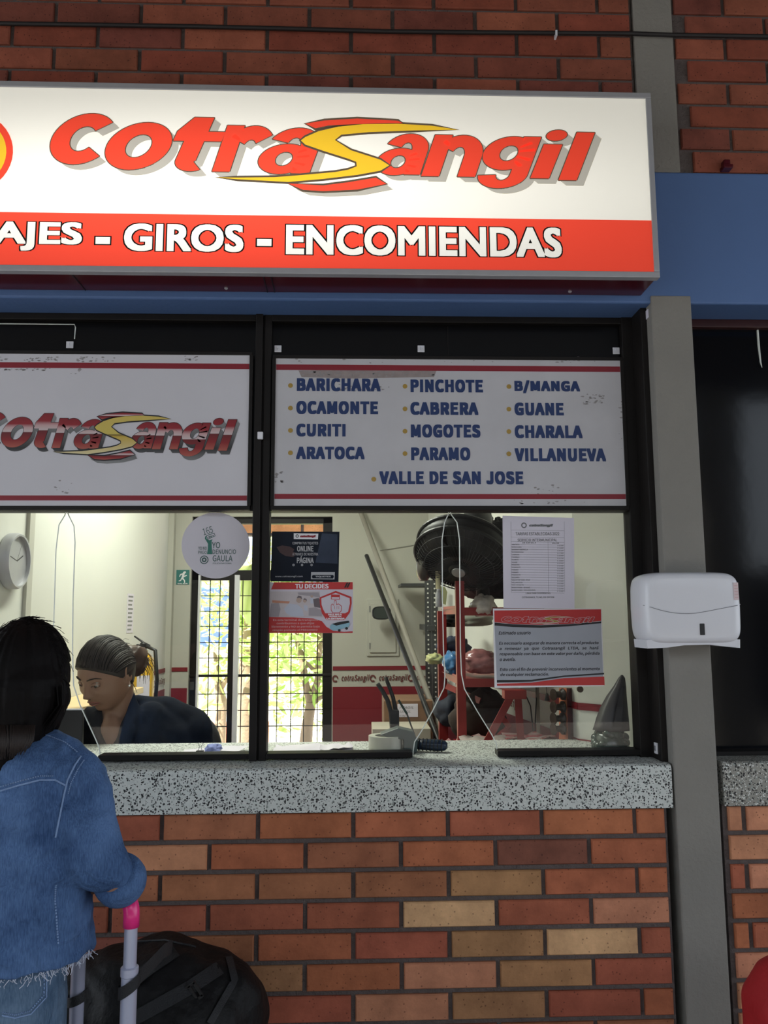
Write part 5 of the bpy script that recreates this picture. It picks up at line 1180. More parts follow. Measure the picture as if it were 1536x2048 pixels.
# two curved black handles standing up (pliers / strapping tool)
t = thing('strapping_tool', 'strapping tool with two upright curved black handles behind the tape roll', 'tool', (P(793, 1500, .34).x, .34, ZC))
q = lambda u, v, dy=0: P(u, v, .34+dy)
obj('handle', MB().tube([q(755, 1367), q(765, 1382), q(775, 1400), q(782, 1425), q(785, 1460)], [.010, .010, .0105, .011, .012], 10, flat=.7), 'black', t, smooth=True)
obj('handle', MB().tube([q(771, 1354, .02), q(779, 1375, .02), q(786, 1395, .02), q(791, 1420, .02), q(793, 1460, .02)], [.009, .009, .0095, .011, .012], 10, flat=.7), 'black', t, smooth=True)
cbm = q(789, 1420); zlow = ZC+.002
obj('body', MB().loft([[(cbm.x+dx*1.0, .34+dy, z) for dx, dy in ((-.014, -.012), (.014, -.012), (.014, .025), (-.014, .025))] for z in (zlow, cbm.z)]), 'black', t, bevel=.003)
obj('lever_blade', MB().bar(q(797, 1400, .03), q(814, 1428, .03), .007, .003, up=(0, 1, 0)), mat('dark green plastic', (.01, .05, .04), rough=.3), t)
obj('lever_shaft', MB().bar(q(814, 1428, .03), Vector((q(835, 1485, .03).x, .37, ZC+.004)), .005, .004, up=(0, 1, 0)), 'greysteel', t)
# cardboard boxes on the low table against the dado, with a handwritten label
a, b = P(768, 1402, 1.5), P(866, 1500, 1.5)
t = thing('cardboard_box', 'brown cardboard box with a handwritten white label beyond the counter', 'box', ((a.x+b.x)/2, 1.6, .7))
obj('carton', MB().box(a.x, b.x, 1.5, 1.8, .7, a.z), 'card', t, bevel=.002)
c0_, c1_ = P(795, 1408, 1.497), P(836, 1434, 1.497); obj('label', MB().box(c0_.x, c1_.x, 1.4975, 1.5, c1_.z, c0_.z), 'paper', t)
mb = MB(); w_ = c1_.x-c0_.x
for i, s_ in enumerate(('FRAGIL', 'SAN GIL', 'caja')): text_xz(mb, s_, c0_.x+.1*w_, c0_.x+(.8-.15*i)*w_, c0_.z-.018*(i+1)-.004, c0_.z-.018*(i+1)+.008, 1.497, bold=0, shear=.2)
obj('handwriting', mb, 'print_grey', t)
obj('tape_band', MB().box(a.x-.001, b.x+.001, 1.499, 1.4995, P(800, 1455, 1.5).z, P(800, 1448, 1.5).z), mat('brown packing tape', (.16, .09, .05), rough=.2), t)
a2, b2 = P(748, 1436, 1.62), P(775, 1450, 1.62); 
t2_ = thing('pale_box', 'low pale carton in front of the brown cardboard box', 'box', (P(830, 1470, 1.3).x, 1.3, .7)); a3, b3 = P(745, 1458, 1.25), P(862, 1500, 1.25)
obj('carton', MB().box(a3.x, b3.x, 1.25, 1.48, .7, a3.z), mat('pale card', (.42, .38, .30), rough=.8), t2_, bevel=.002)
obj('table_top', MB().box(-.28, .46, 1.05, 1.95, .66, .698), 'card', wt, bevel=.004)
for x, y in ((-.24, 1.09), (.43, 1.09), (-.24, 1.9), (.43, 1.9)): obj('leg', MB().box(x-.02, x+.02, y-.02, y+.02, 0, .66), 'greysteel', wt)
# papers, binder clip and blue cloth at the left window
t = thing('paper_stack', 'loose white papers on the counter beside the binder clip', 'papers', (P(410, 1505, .26).x, .26, ZC+.002))
for k in range(4):
    p = P(400+k*18, 1503, .26); w1_ = .05; an = rnd.uniform(-.3, .3); z = ZC+.003+k*.0013
    obj('sheet', MB().add([(p.x+math.cos(an)*a_-math.sin(an)*b_, .27+math.sin(an)*a_+math.cos(an)*b_, z+(.004 if a_ > 0 and b_ > 0 else 0)+k*.001) for a_, b_ in ((-w1_, -.035), (w1_, -.035), (w1_, .045), (-w1_, .045))], [(0, 1, 2, 3)]), 'paper', t)
p = P(402, 1503, .235); bx0 = p.x; t = thing('binder_clip', 'black binder clip with wire arms clamped on the papers', 'clip', (bx0, .22, ZC+.003))
obj('clamp', MB().prism([(bx0-.012, ZC+.003), (bx0+.012, ZC+.003), (bx0+.010, ZC+.014), (bx0-.010, ZC+.014)], .212, .226), 'black', t)
for s in (-1, 1): obj('wire_arm', MB().tube([(bx0+s*.006, .22, ZC+.013), (bx0+s*.002, .222, ZC+.024), (bx0+s*.007, .224, ZC+.033), (bx0+s*.003, .225, ZC+.036)], .0009, 5), 'alu', t)
t = lump('blue_cloth', 'crumpled pale blue cloth beside the binder clip', 'cloth', P(428, 1499, .26), (.026, .03, .016), mat('pale blue cotton', (.26, .30, .60), rough=.9), 31, .35, 25)
t = thing('papers', 'wrinkled white papers on the counter just right of the mullion', 'papers', (P(600, 1500, .26).x, .27, ZC+.002))
mb = MB(); rows = []
for i in range(12): rows.append([Vector((P(548, 1500, .26).x+i*.021, .19+j*.035, ZC+.006+.012*max(0, noise.noise(Vector((i*.6, j*.8, 2.2)))+.3))) for j in range(5)])
obj('crumpled_sheet', MB().loft(rows, False, False), 'paper', t, smooth=True)
rows = []
for i in range(8): rows.append([Vector((P(640, 1500, .26).x+i*.014, .21+j*.03, ZC+.010+.018*max(0, noise.noise(Vector((i*.8, j*.7, 8.2)))+.2))) for j in range(4)])
obj('crumpled_sheet', MB().loft(rows, False, False), 'paper', t, smooth=True)
# laptop / monitor facing the clerk
LYm = .22
a, b = P(58, 1421, LYm), P(166, 1421, LYm)
t = thing('monitor', 'black flat monitor seen from behind on the left part of the counter', 'monitor', ((a.x+b.x)/2, LYm+.02, ZC))
zt5 = a.z; obj('screen_shell', MB().loft([[(a.x, y, z), (b.x, y, z), (b.x+.002, y, ZC+.006), (a.x, y, ZC+.006)] for y, z in ((LYm, zt5), (LYm+.014, zt5))]), 'black', t, bevel=.002)
obj('bright_edge', MB().box(a.x, b.x-.001, LYm-.001, LYm+.012, zt5, zt5+.003), 'white', t)
obj('stand', MB().box((a.x+b.x)/2-.06, (a.x+b.x)/2+.06, LYm-.005, LYm+.10, ZC+.001, ZC+.008), 'black', t, bevel=.002)
# desk board with pale wood behind the clerk's shoulder
t = thing('wooden_shelf', 'pale wooden shelf board along the left wall behind the clerk', 'shelf', (XL+.1, .9, 1.1))
z = P(160, 1393, .9).z; obj('board', MB().box(XL+.001, XL+.16, .45, 1.30, z-.025, z), 'wood', t, bevel=.002)
for y in (.55, 1.2): obj('bracket', MB().bar((XL+.004, y, z-.15), (XL+.13, y, z-.028), .012), 'wood', t)
obj('back_board', MB().box(XL+.001, XL+.012, .45, 1.30, z-.40, z-.02), 'wood', t)
t = thing('ceiling_lamp', 'fluorescent lamp fitting on the office ceiling', 'lamp', (-.55, .95, 2.54))
obj('housing', MB().box(-.64, -.46, .38, 1.52, 2.555, 2.6), 'white', t, bevel=.005)
# office chair
t = thing('office_chair', 'black rounded office chair back behind the clerk', 'chair', (P(330, 1500, .95).x, .98, 0))
cxx = P(345, 1500, .95).x; zz = P(380, 1418, .95).z
rg = lambda s, y: [(cxx+sup(k, 32, .20*s, .26*s, 3.2)[0], y+.05*(sup(k, 32, 1, 1, 2)[0])**2*-1, zz-.27+sup(k, 32, .2*s, .26*s, 3.2)[1]) for k in range(32)]
obj('backrest', MB().loft([rg(.9, .985), rg(1, .97), rg(1, .95), rg(.93, .935)]), 'black', t, smooth=True)
obj('seat', MB().ell((cxx, .74, .53), (.23, .22, .045), 28, 10), 'blackcloth', t, smooth=True)
obj('spine', MB().tube([(cxx, .98, zz-.35), (cxx, 1.0, .55), (cxx, .85, .50)], .02, 8), 'black', t, smooth=True); obj('column', MB().tube([(cxx, .76, .49), (cxx, .76, .09)], .025, 10), 'greysteel', t)
for k in range(5):
    an = 2*PI*k/5; e = (cxx+.26*math.cos(an), .76+.26*math.sin(an)); obj('foot', MB().bar((cxx, .76, .10), (e[0], e[1], .075), .035, .02), 'black', t); obj('castor', MB().lathe([(.025, -.012), (.025, .012)], (e[0], e[1], .026), (math.sin(an), -math.cos(an), 0), 14), 'black', t)

# ================================================================ PEOPLE
def gs(a, w): return math.exp(-(a/w)**2)
def head_point(d, feat=True):
    x, y, z = d.x*.073, d.y*.093, d.z*.114
    if z > 0: x *= 1+.05*(1-d.z); y *= 1.03 if y > 0 else 1
    if z < 0:
        k = -z/.114; x *= 1-.30*k**1.6
        y *= (1-.50*k**1.3) if y > 0 else (1+.02*k)
    if y < 0: y *= 1-.05*abs(d.y)
    if feat and d.y < -.1:
        f = min(1, (-d.y-.1)*3); ax_ = abs(x)
        e = .020*gs(x, .0095)*gs(z+.026, .011)+.013*gs(x, .0075)*gs(z+.006, .018)+.005*gs(ax_-.011, .006)*gs(z+.030, .008)
        e += -.0105*gs(ax_-.031, .014)*gs(z-.010, .010)+.0045*gs(ax_-.026, .018)*gs(z-.028, .007)
        e += .006*gs(ax_-.042, .016)*gs(z+.020, .018)+.006*gs(x, .019)*gs(z+.050, .006)+.006*gs(x, .016)*gs(z+.061, .006)
        e += -.0045*gs(x, .021)*gs(z+.0553, .0022)-.004*gs(x, .02)*gs(z+.071, .006)+.010*gs(x, .017)*gs(z+.091, .014)
        e += .004*gs(ax_-.031, .010)*gs(z-.0125, .0035)
        y -= e*f
    return Vector((x, y, z))
def head_mb(C, R, s=1.0, feat=True, nu=110, nv=84, fn=None):
    mb = MB(); rings = []
    for j in range(nv+1):
        th = PI*j/nv; sr = max(math.sin(th), 1e-3); rg = []
        for k in range(nu):
            d = Vector((sr*math.cos(2*PI*k/nu), sr*math.sin(2*PI*k/nu), -math.cos(th))); p = head_point(d, feat)
            if fn: p = fn(d, p)
            rg.append(C+R @ (p*s))
        rings.append(rg)
    return mb.loft(rings)
def add_ears(mb, C, R, s):
    for sd in (-1, 1):
        rot = R @ Matrix.Rotation(sd*.35, 3, 'Z') @ Matrix.Rotation(-.15, 3, 'X')
        c = C+R @ (Vector((sd*.0735, .010, -.004))*s); n = 18
        mb.ell(c, (.006*s, .016*s, .030*s), 14, 10, rot)
        pts = [c+rot @ (Vector((sd*.005, .017*math.cos(a), .029*math.sin(a)+.002))*s) for a in [(-.9+4.3*k/n) for k in range(n+1)]]
        mb.tube(pts, .0038*s, 7)
def caps(mb, pts, rs, n=16, flat=1.0): 
    pts = [Vector(p) for p in pts]; out, ro = [], []
    for i in range(len(pts)-1):
        m = 4
        for j in range(m): t_ = j/m; out.append(pts[i].lerp(pts[i+1], t_)); ro.append(rs[i]*(1-t_)+rs[i+1]*t_)
    out.append(pts[-1]); ro.append(rs[-1])
    for _ in range(2): out = [out[0]]+[(out[i-1]+out[i]*2+out[i+1])/4 for i in range(1, len(out)-1)]+[out[-1]]
    mb.tube(out, ro, n, flat=flat); mb.ell(out[0], (ro[0],)*3, 14, 10); mb.ell(out[-1], (ro[-1],)*3, 14, 10); return mb
def hand(mb, wrist, fdir, palm, curl=.6, s=1.0, side=1):
    """palm and five separate bent fingers; fdir = towards the fingertips, palm = direction the palm faces"""
    f = Vector(fdir).normalized(); pn = Vector(palm); pn = (pn-f*pn.dot(f)).normalized(); w = f.cross(pn)*side
    W0 = Vector(wrist)
    mb.tube([W0-f*.03*s, W0, W0+f*.03*s, W0+f*.075*s, W0+f*.088*s], [.024*s, .024*s, .033*s, .038*s, .030*s], 14, flat=.5) if 0 else None
    rings = []
    for t_, hw_, th_ in ((-.035, .024, .019), (0, .024, .017), (.03, .034, .015), (.065, .040, .013), (.088, .036, .011)):
        rings.append([W0+f*t_*s+w*(hw_*s*math.cos(2*PI*k/16))+pn*(th_*s*math.sin(2*PI*k/16)) for k in range(16)])
    mb.loft(rings)
    for i, (off, ln, r) in enumerate(((.030, .068, .0085), (.011, .078, .0088), (-.009, .073, .0085), (-.028, .058, .0076))):
        p = W0+f*.080*s+w*off*s; d = f.copy(); pts = [p-f*.015*s, p]; rs = [r*s*1.05, r*s]
        for seg, (fr_, cv) in enumerate(((.45, .5), (.30, 1.0), (.25, .7))):
            an = curl*cv; d = (d*math.cos(an)+pn*math.sin(an)).normalized(); p = p+d*ln*fr_*s; pts.append(p); rs.append(r*s*(.95-.08*seg))
        mb.tube(pts, rs, 10); mb.ell(pts[-1], (rs[-1],)*3, 8, 6)
    p = W0+f*.018*s+w*.026*s; d = (f*.65+w*.75+pn*.25).normalized(); pts = [p]; 
    for ln, cv in ((.034, .1), (.028, .35), (.022, .4)):
        p = p+d*ln*s; pts.append(p); d = (d*math.cos(cv)+(f*.6+pn*.6-w*.2).normalized()*math.sin(cv)).normalized()
    mb.tube(pts, [.014*s, .0115*s, .0100*s, .0080*s], 10); mb.ell(pts[-1], (.008*s,)*3, 8, 6)
def ering(c, rx, ry, z, n=40, e=2.3, rot=0.0):
    out = []
    for k in range(n):
        x, y = sup(k, n, rx, ry, e); out.append(Vector((c[0]+x*math.cos(rot)-y*math.sin(rot), c[1]+x*math.sin(rot)+y*math.cos(rot), z)))
    return out

# ---------------------------------------------------------------- clerk behind the glass
CP = thing('person', 'seated woman clerk in a dark jacket behind the left window, head bowed, hair tied back', 'person', (P(280, 1500, .66).x, .70, 0))
HC = P(213, 1348, .50); HR = Matrix.Rotation(-.50, 3, 'Z') @ Matrix.Rotation(.44, 3, 'X') @ Matrix.Rotation(.06, 3, 'Y'); HS = 1.05
mb = head_mb(HC, HR, HS); add_ears(mb, HC, HR, HS)
nk = HC+HR @ Vector((0, .035, -.06))
caps(mb, [nk, P(236, 1425, .58), P(244, 1470, .60), P(250, 1530, .62)], [.050, .052, .062, .09], 20)
caps(mb, [P(226, 1438, .545), P(224, 1470, .52), P(222, 1515, .50)], [.030, .046, .050], 16)
cxT = P(285, 1500, .64).x; zsh = P(285, 1445, .64).z
mb.loft([ering((cxT, .66), .15, .09, z) for z in (.62, .9, zsh-.06)]+[ering((cxT-.02, .65), .07, .06, zsh)])
shL, shR = P(170, 1442, .58), P(388, 1448, .68)
eL, eR = Vector((shL.x-.0, .60, shL.z-.27)), Vector((shR.x+.03, .66, shR.z-.27))
wL, wR = Vector((cxT-.12, .47, .93)), Vector((cxT+.10, .52, .84))
caps(mb, [shL, eL, wL], [.045, .040, .027]); caps(mb, [shR, eR, wR], [.045, .040, .027])
hand(mb, wL+Vector((.01, -.0, 0)), (.7, -.6, -.1), (0, 0, -1), .4, .95, 1); hand(mb, wR, (-.5, -.7, -.1), (0, 0, -1), .4, .95, -1)
for sx in (-.09, .09): caps(mb, [(cxT+sx, .68, .62), (cxT+sx, .48, .60), (cxT+sx, .50, .12), (cxT+sx, .44, .05)], [.07, .06, .042, .035])
remesh('body', mb, 'skin', .0042, CP, 4)
# dark jacket with open V neck
mb = MB()
tl = P(175, 1418, .60); trr = P(372, 1418, .68)
mb.loft([ering((cxT, .67), .185, .125, z) for z in (.60, .80, 1.0, zsh-.07)]+[ering((cxT, .67), .175, .11, zsh-.02), ering((cxT, .67), .12, .085, zsh+.035), ering((cxT-.01, .66), .055, .06, zsh+.055)])
caps(mb, [P(196, 1440, .60), P(172, 1448, .60)], [.05, .052]); caps(mb, [P(275, 1412, .64), P(335, 1428, .67), P(385, 1452, .69)], [.040, .060, .062])
caps(mb, [shL+Vector((0, 0, -.01)), eL, wL+Vector((-.03, .03, 0))], [.058, .056, .045]); caps(mb, [shR+Vector((0, 0, -.02)), eR, wR+Vector((.02, .03, 0))], [.066, .062, .045])
caps(mb, [P(262, 1392, .57), P(268, 1425, .55), P(255, 1462, .52), P(236, 1508, .48)], [.016, .024, .034, .034], 12)
caps(mb, [P(196, 1424, .55), P(192, 1455, .52), P(204, 1510, .46)], [.012, .022, .030], 12)
caps(mb, [P(262, 1388, .58), P(250, 1392, .64), P(215, 1405, .64)], [.014, .018, .014], 12)
caps(mb, [P(300, 1440, .60), P(290, 1510, .56)], [.06, .07]); caps(mb, [P(178, 1455, .56), P(182, 1510, .52)], [.035, .05])
remesh('jacket', mb, 'navycloth', .007, CP, 5, lambda p: .006*noise.noise(p*9)+.003*noise.noise(p*24))
mb = MB()
for sx in (-.09, .09): caps(mb, [(cxT+sx, .70, .62), (cxT+sx, .46, .62), (cxT+sx, .50, .30), (cxT+sx, .50, .10)], [.095, .085, .062, .052])
mb.ell((cxT, .70, .64), (.18, .13, .10)); remesh('trousers', mb, 'navycloth', .01, CP, 4)
for sx in (-.09, .09): obj('shoe', MB().ell((cxT+sx, .44, .040), (.042, .12, .040), 18, 10), 'black', CP, smooth=True)
# face details
def onface(x, z, out=.0):
    lo = None; best = None
    for j in range(240):
        dy = -1
        d = Vector((x/.073, 0, z/.114)); k = d.x*d.x+d.z*d.z; d.y = -math.sqrt(max(.02, 1-k))
        break
    for _ in range(6):
        d.normalize(); p = head_point(d); d.x += (x-p.x)/.073; d.z += (z-p.z)/.114
    d.normalize(); p = head_point(d); return HC+HR @ ((p+Vector((0, -out, 0)))*HS)
EW = mat('eye white', (.30, .26, .23), rough=.2, var=0); IR = mat('dark brown iris', (.02, .010, .006), rough=.15, var=0); BR_ = mat('dark eyebrow', (.03, .018, .012), rough=.8, var=.2)
for sx in (-1, 1):
    c = HC+HR @ (Vector((sx*.031, -.0700, .008))*HS); e = obj('eye', MB().ell(c, (.0112, .0112, .0112), 16, 12), EW, CP, smooth=True)
    ic = HC+HR @ (Vector((sx*.031, -.0782, .0035))*HS); obj('iris', MB().ell(ic, (.0052, .0048, .0052), 12, 8), IR, e, smooth=True)
    lid = [onface(sx*x, z, .0022) for x, z in ((.019, .0065), (.025, .0100), (.031, .0112), (.038, .0098), (.044, .0060))]; obj('eyelid', MB().tube(lid, [.0030, .0046, .0052, .0046, .0024], 8), M['skin'], CP, smooth=True)
    obj('eyelash', MB().tube([p+HR @ Vector((0, -.0022, -.0026)) for p in lid], .0011, 6), IR, CP)
    lid2 = [onface(sx*x, z, .0016) for x, z in ((.020, .004), (.031, -.0005), (.043, .004))]; obj('lower_lid', MB().tube(lid2, [.0012, .0018, .0012], 6), M['skin'], CP, smooth=True)
    obj('eyebrow', MB().tube([onface(sx*x, z, .001) for x, z in ((.013, .0265), (.024, .030), (.036, .031), (.050, .024))], [.0036, .0048, .0040, .0016], 8, flat=.5), BR_, CP, smooth=True)
    obj('nostril', MB().ell(onface(sx*.0062, -.0365, .0004), (.0026, .0026, .0018), 8, 6), IR, CP)
obj('lips', MB().tube([onface(x, z, .0012) for x, z in ((-.024, -.0560), (-.012, -.0505), (0, -.0515), (.012, -.0505), (.024, -.0560))], [.0012, .0036, .0038, .0036, .0012], 8, flat=.7), 'lip', CP, smooth=True)
obj('lips', MB().tube([onface(x, z, .0012) for x, z in ((-.022, -.0572), (-.011, -.0605), (0, -.0620), (.011, -.0605), (.022, -.0572))], [.0012, .0040, .0044, .0040, .0012], 8, flat=.7), 'lip', CP, smooth=True, label='closed lower lip')
def hairfn(lim=.45, k=.69, puff=1.085, streak=1.0):
    def fn(d, p):
        sv = d.z-lim+(d.y+.8)*k; t_ = max(0, min(1, sv*7+.5)); t_ = t_*t_*(3-2*t_)
        ang = math.atan2(d.x, d.z); n = .012*streak*noise.noise(Vector((ang*9, d.y*1.5, 0)))+.006*streak*noise.noise(Vector((ang*28, d.y*2, 4)))
        return p*((.90)*(1-t_)+(puff+n)*t_)
    return fn
mb = head_mb(HC, HR, HS, False, 120, 90, hairfn())
hr = obj('hair', mb, 'hair2', CP, smooth=True)
rnd = random.Random(17)
for grp in range(3):                                  # combed strands running from the hairline back to the knot
    mb = MB()
    for i in range(70):
        a = rnd.uniform(-1.5, 1.5); pts = []
        for j in range(9):
            t_ = j/8; th = 1.02-t_*2.15                # from the forehead over the crown to the back
            d = Vector((math.sin(a)*(.95-.35*t_), -math.sin(th)*math.cos(a*.8)-.0+(.25*t_), math.cos(th)*math.cos(a)+.12*abs(a)*(1-t_))).normalized()
            p = head_point(d, False)*(1.088+.008*math.sin(PI*t_)); pts.append(HC+HR @ (p*HS))
        mb.tube(pts, [.0006]+[rnd.uniform(.0010, .0020)]*7+[.0008], 4)
    obj('hair_strands', mb, 'hair2' if grp else 'hair', CP, smooth=True, kind='stuff')
bc = HC+HR @ Vector((.012, .118, -.012))
mb = MB(); rings = MB().ell((0, 0, 0), (.046, .048, .054), 24, 18)
for v in rings.v:
    p = Vector(v); p = p*(1+.22*noise.noise(p*40)); mb.v.append(tuple(bc+HR @ p))
mb.f = rings.f
rnd = random.Random(3)
for i in range(46):
    a0 = bc+HR @ Vector((rnd.uniform(-.03, .03), rnd.uniform(-.01, .035), rnd.uniform(-.03, .03))); d = Vector((rnd.uniform(.2, 1), rnd.uniform(-.3, .5), rnd.uniform(-1.1, .1))).normalized()
    mb.tube([a0, a0+d*.02, a0+d*.035+Vector((0, 0, -.012)), a0+d*.040+Vector((-.004, 0, -.030))], [.0014, .0012, .0010, .0004], 4)
obj('hair_bun', mb, 'hairlight', CP, smooth=True, label='loose brown hair knot')
mb = MB()
for i in range(26):
    a = HC+HR @ Vector((rnd.uniform(.03, .07), rnd.uniform(.0, .06), rnd.uniform(.05, .10))); b = a+HR @ Vector((rnd.uniform(-.01, .02), .03, -.01)); mb.tube([a, (a+b)/2+Vector((0, 0, .006)), b], .0006, 3)
a = HC+HR @ Vector((.070, .03, -.04)); mb.tube([a, a+Vector((.012, 0, -.02)), a+Vector((.018, 0, -.035))], [.0012, .001, .0005], 4)
obj('stray_hair', mb, 'hair2', CP)
obj('earring', MB().ell(HC+HR @ (Vector((.079, .004, -.036))*HS), (.0032, .0032, .0032), 10, 8), 'white', CP, smooth=True)

# ---------------------------------------------------------------- woman at the counter, seen from behind
WY = -.56
WP = thing('person', 'standing woman seen from behind in a cropped blue denim jacket and jeans', 'person', (P(40, 1900, WY).x, WY, 0))
zz = lambda v, u=60: P(u, v, WY).z
xx = lambda u, v=1700: P(u, v, WY).x
HB = P(49, 1364, WY+.02); RB = Matrix.Rotation(PI-.25, 3, 'Z') @ Matrix.Rotation(.15, 3, 'X')
mb = head_mb(HB, RB, .95); add_ears(mb, HB, RB, .95)
cxb = xx(22)
caps(mb, [HB+Vector((0, -.01, -.05)), Vector((xx(42), WY, zz(1500))), Vector((cxb+.02, WY, zz(1560)))], [.052, .052, .075], 18)
mb.loft([ering((cxb-.01, WY), rx, .070, z) for z, rx in ((.84, .09), (zz(1800), .11), (zz(1650), .125))]+[ering((cxb, WY), .145, .075, zz(1560)), ering((cxb, WY), .07, .055, zz(1500))])
Y1, Y2 = -.54, -.40
tubR = P(262, 1860, Y1); tubL = P(160, 1860, Y2)
hz = P(250, 1797, Y1).z
Rsh, Rel, Rwr = P(150, 1552, WY), P(196, 1722, WY-.03), P(240, 1772, -.50)
Lsh = Vector((2*cxb-Rsh.x, WY, Rsh.z)); Lel, Lwr = Lsh+Vector((-.05, .02, -.26)), Lsh+Vector((.0, .25, -.22))
caps(mb, [Rsh, Rel, Vector((tubR.x-.022, Y1-.03, hz+.032))], [.042, .032, .020]); caps(mb, [Lsh, Lel, Lwr], [.042, .038, .025])
hand(mb, Vector((tubR.x-.022, Y1-.020, hz+.030)), (-.15, .8, -.12), (0, 0, -1), .75, .85, 1)
hand(mb, Lwr, (.1, 1, 0), (0, 0, -1), .3, .9, 1)
for sx, lx in ((-.075, -.08), (.075, .08)): caps(mb, [(cxb-.02+sx*.8, WY, .80), (cxb-.02+sx*.9, WY, .40), (cxb-.02+sx*.95, WY, .07)], [.055, .040, .034])
remesh('body', mb, 'skin', .0048, WP, 4)
# cropped denim jacket
mb = MB()
yb_ = WY
mb.loft([ering((cxb+.003, yb_), rx, ry, z, e=2.4) for z, rx, ry in ((zz(1912), .152, .112), (zz(1880), .150, .110), (zz(1800), .148, .105), (zz(1700), .142, .100), (zz(1620), .142, .095), (zz(1560), .148, .088), (zz(1520), .140, .078), (zz(1492), .100, .066), (zz(1474), .060, .058))])
caps(mb, [P(90, 1505, WY), P(128, 1522, WY), Rsh+Vector((-.002, 0, -.005))], [.046, .050, .056])
caps(mb, [Rsh, P(166, 1625, WY), P(184, 1700, WY-.02)], [.056, .060, .055]); caps(mb, [P(180, 1700, WY-.02), P(208, 1735, WY-.02), P(236, 1755, -.555)], [.055, .050, .036])
caps(mb, [Vector((2*cxb-P(90, 1505, WY).x, WY, zz(1505))), Lsh], [.046, .056]); caps(mb, [Lsh, Lel, Lwr+Vector((0, -.05, 0))], [.056, .056, .040])
JK = remesh('denim_jacket', mb, 'denim', .006, WP, 5, lambda p: .009*noise.noise(Vector((p.x*8, p.y*8, p.z*5)))+.0075*noise.noise(Vector((p.x*20+p.z*16, p.y*20, p.z*15)))+.003*noise.noise(Vector((p.x*40, p.y*40, p.z*60))))
cf = P(246, 1752, -.53); dcf = (Rwr-P(205, 1735, WY-.02)).normalized()
obj('rolled_cuff', MB().lathe([(.030, .032), (.045, .030), (.049, .018), (.049, .0), (.046, -.016), (.036, -.020)], P(241, 1761, -.55)-dcf*.010, dcf, 26), 'denim', JK, smooth=True)
# stitched seams lie on the cloth, found by casting onto the jacket
from mathutils.bvhtree import BVHTree
def bvh(o):
    me = o.data; b = rootloc(o); return BVHTree.FromPolygons([tuple(v.co+b) for v in me.vertices], [tuple(p.vertices) for p in me.polygons])
JB = bvh(JK)
def oncloth(tree, u, v, lift=.0015, y=-.8):
    d = (P(u, v, 0)-CAM).normalized(); h = tree.ray_cast(CAM, d)
    return (h[0]-d*lift) if h[0] else None
def seam(tree, pts, parent, nm='seam', r=.0017, m='stitch', steps=8, dash=False):
    out = []
    for i in range(len(pts)-1):
        for j in range(steps): t_ = j/steps; q_ = oncloth(tree, pts[i][0]*(1-t_)+pts[i+1][0]*t_, pts[i][1]*(1-t_)+pts[i+1][1]*t_); out.append(q_) if q_ else None
    mb = MB()
    if dash:
        for i in range(0, len(out)-1): mb.tube([out[i], out[i].lerp(out[i+1], .6)], r, 5)
    elif len(out) > 2: mb.tube(out, r, 6)
    if mb.v: obj(nm, mb, m, parent)
seam(JB, [(162, 1512), (150, 1530), (135, 1560), (128, 1590), (118, 1640), (110, 1680)], JK)
seam(JB, [(168, 1520), (156, 1538), (142, 1566), (135, 1592)], JK, dash=True, r=.0013)
seam(JB, [(0, 1582), (40, 1570), (80, 1560), (110, 1560), (133, 1572)], JK); seam(JB, [(0, 1574), (40, 1562), (80, 1552), (112, 1552)], JK, dash=True, r=.0013)
seam(JB, [(112, 1770), (110, 1800), (114, 1850), (117, 1895)], JK, dash=True, r=.0016)
seam(JB, [(75, 1466), (100, 1472), (130, 1484), (160, 1508)], JK, dash=True, r=.0012)
mb = MB(); rnd = random.Random(9)
for k in range(420):
    an = rnd.uniform(0, 2*PI); x, y = .151*math.cos(an), .111*math.sin(an); a = Vector((cxb+.003+x, yb_+y, zz(1912)+rnd.uniform(0, .008)))
    pts = [a]; d = Vector((rnd.uniform(-.5, .5), rnd.uniform(-.5, .5), -1)); L_ = rnd.choice((.008, .010, .014, .018, .022))
    for j in range(3): d += Vector((rnd.uniform(-.7, .7), rnd.uniform(-.5, .5), rnd.uniform(-.2, .3))); pts.append(pts[-1]+d.normalized()*L_/3)
    mb.tube(pts, .0007, 3, cap=False)
obj('frayed_hem', mb, 'fray', JK, kind='stuff')
# jeans
mb = MB()
mb.loft([ering((cxb-.02, WY), rx, ry, z, e=2.5) for z, rx, ry in ((.60, .118, .100), (.70, .132, .114), (.78, .132, .110), (.85, .126, .100), (.93, .11, .085))])
for s_ in (-.068, .066): caps(mb, [(cxb-.02+s_, WY, .68), (cxb-.02+s_, WY, .40), (cxb-.02+s_*1.05, WY, .10)], [.080, .062, .058])
JN = remesh('jeans', mb, 'jeans', .008, WP, 4, lambda p: .003*noise.noise(p*14))
NB = bvh(JN)
seam(NB, [(88, 1925), (88, 1990), (60, 2022), (30, 2030), (0, 2024)], JN, 'pocket_stitching', .0014, dash=True); seam(NB, [(93, 1925), (93, 1994), (62, 2028), (30, 2036), (0, 2030)], JN, 'pocket_stitching', .0014)
for s_ in (-.072, .066): obj('shoe', MB().ell((cxb-.02+s_, WY+.04, .038), (.042, .12, .038), 18, 10), 'black', WP, smooth=True)
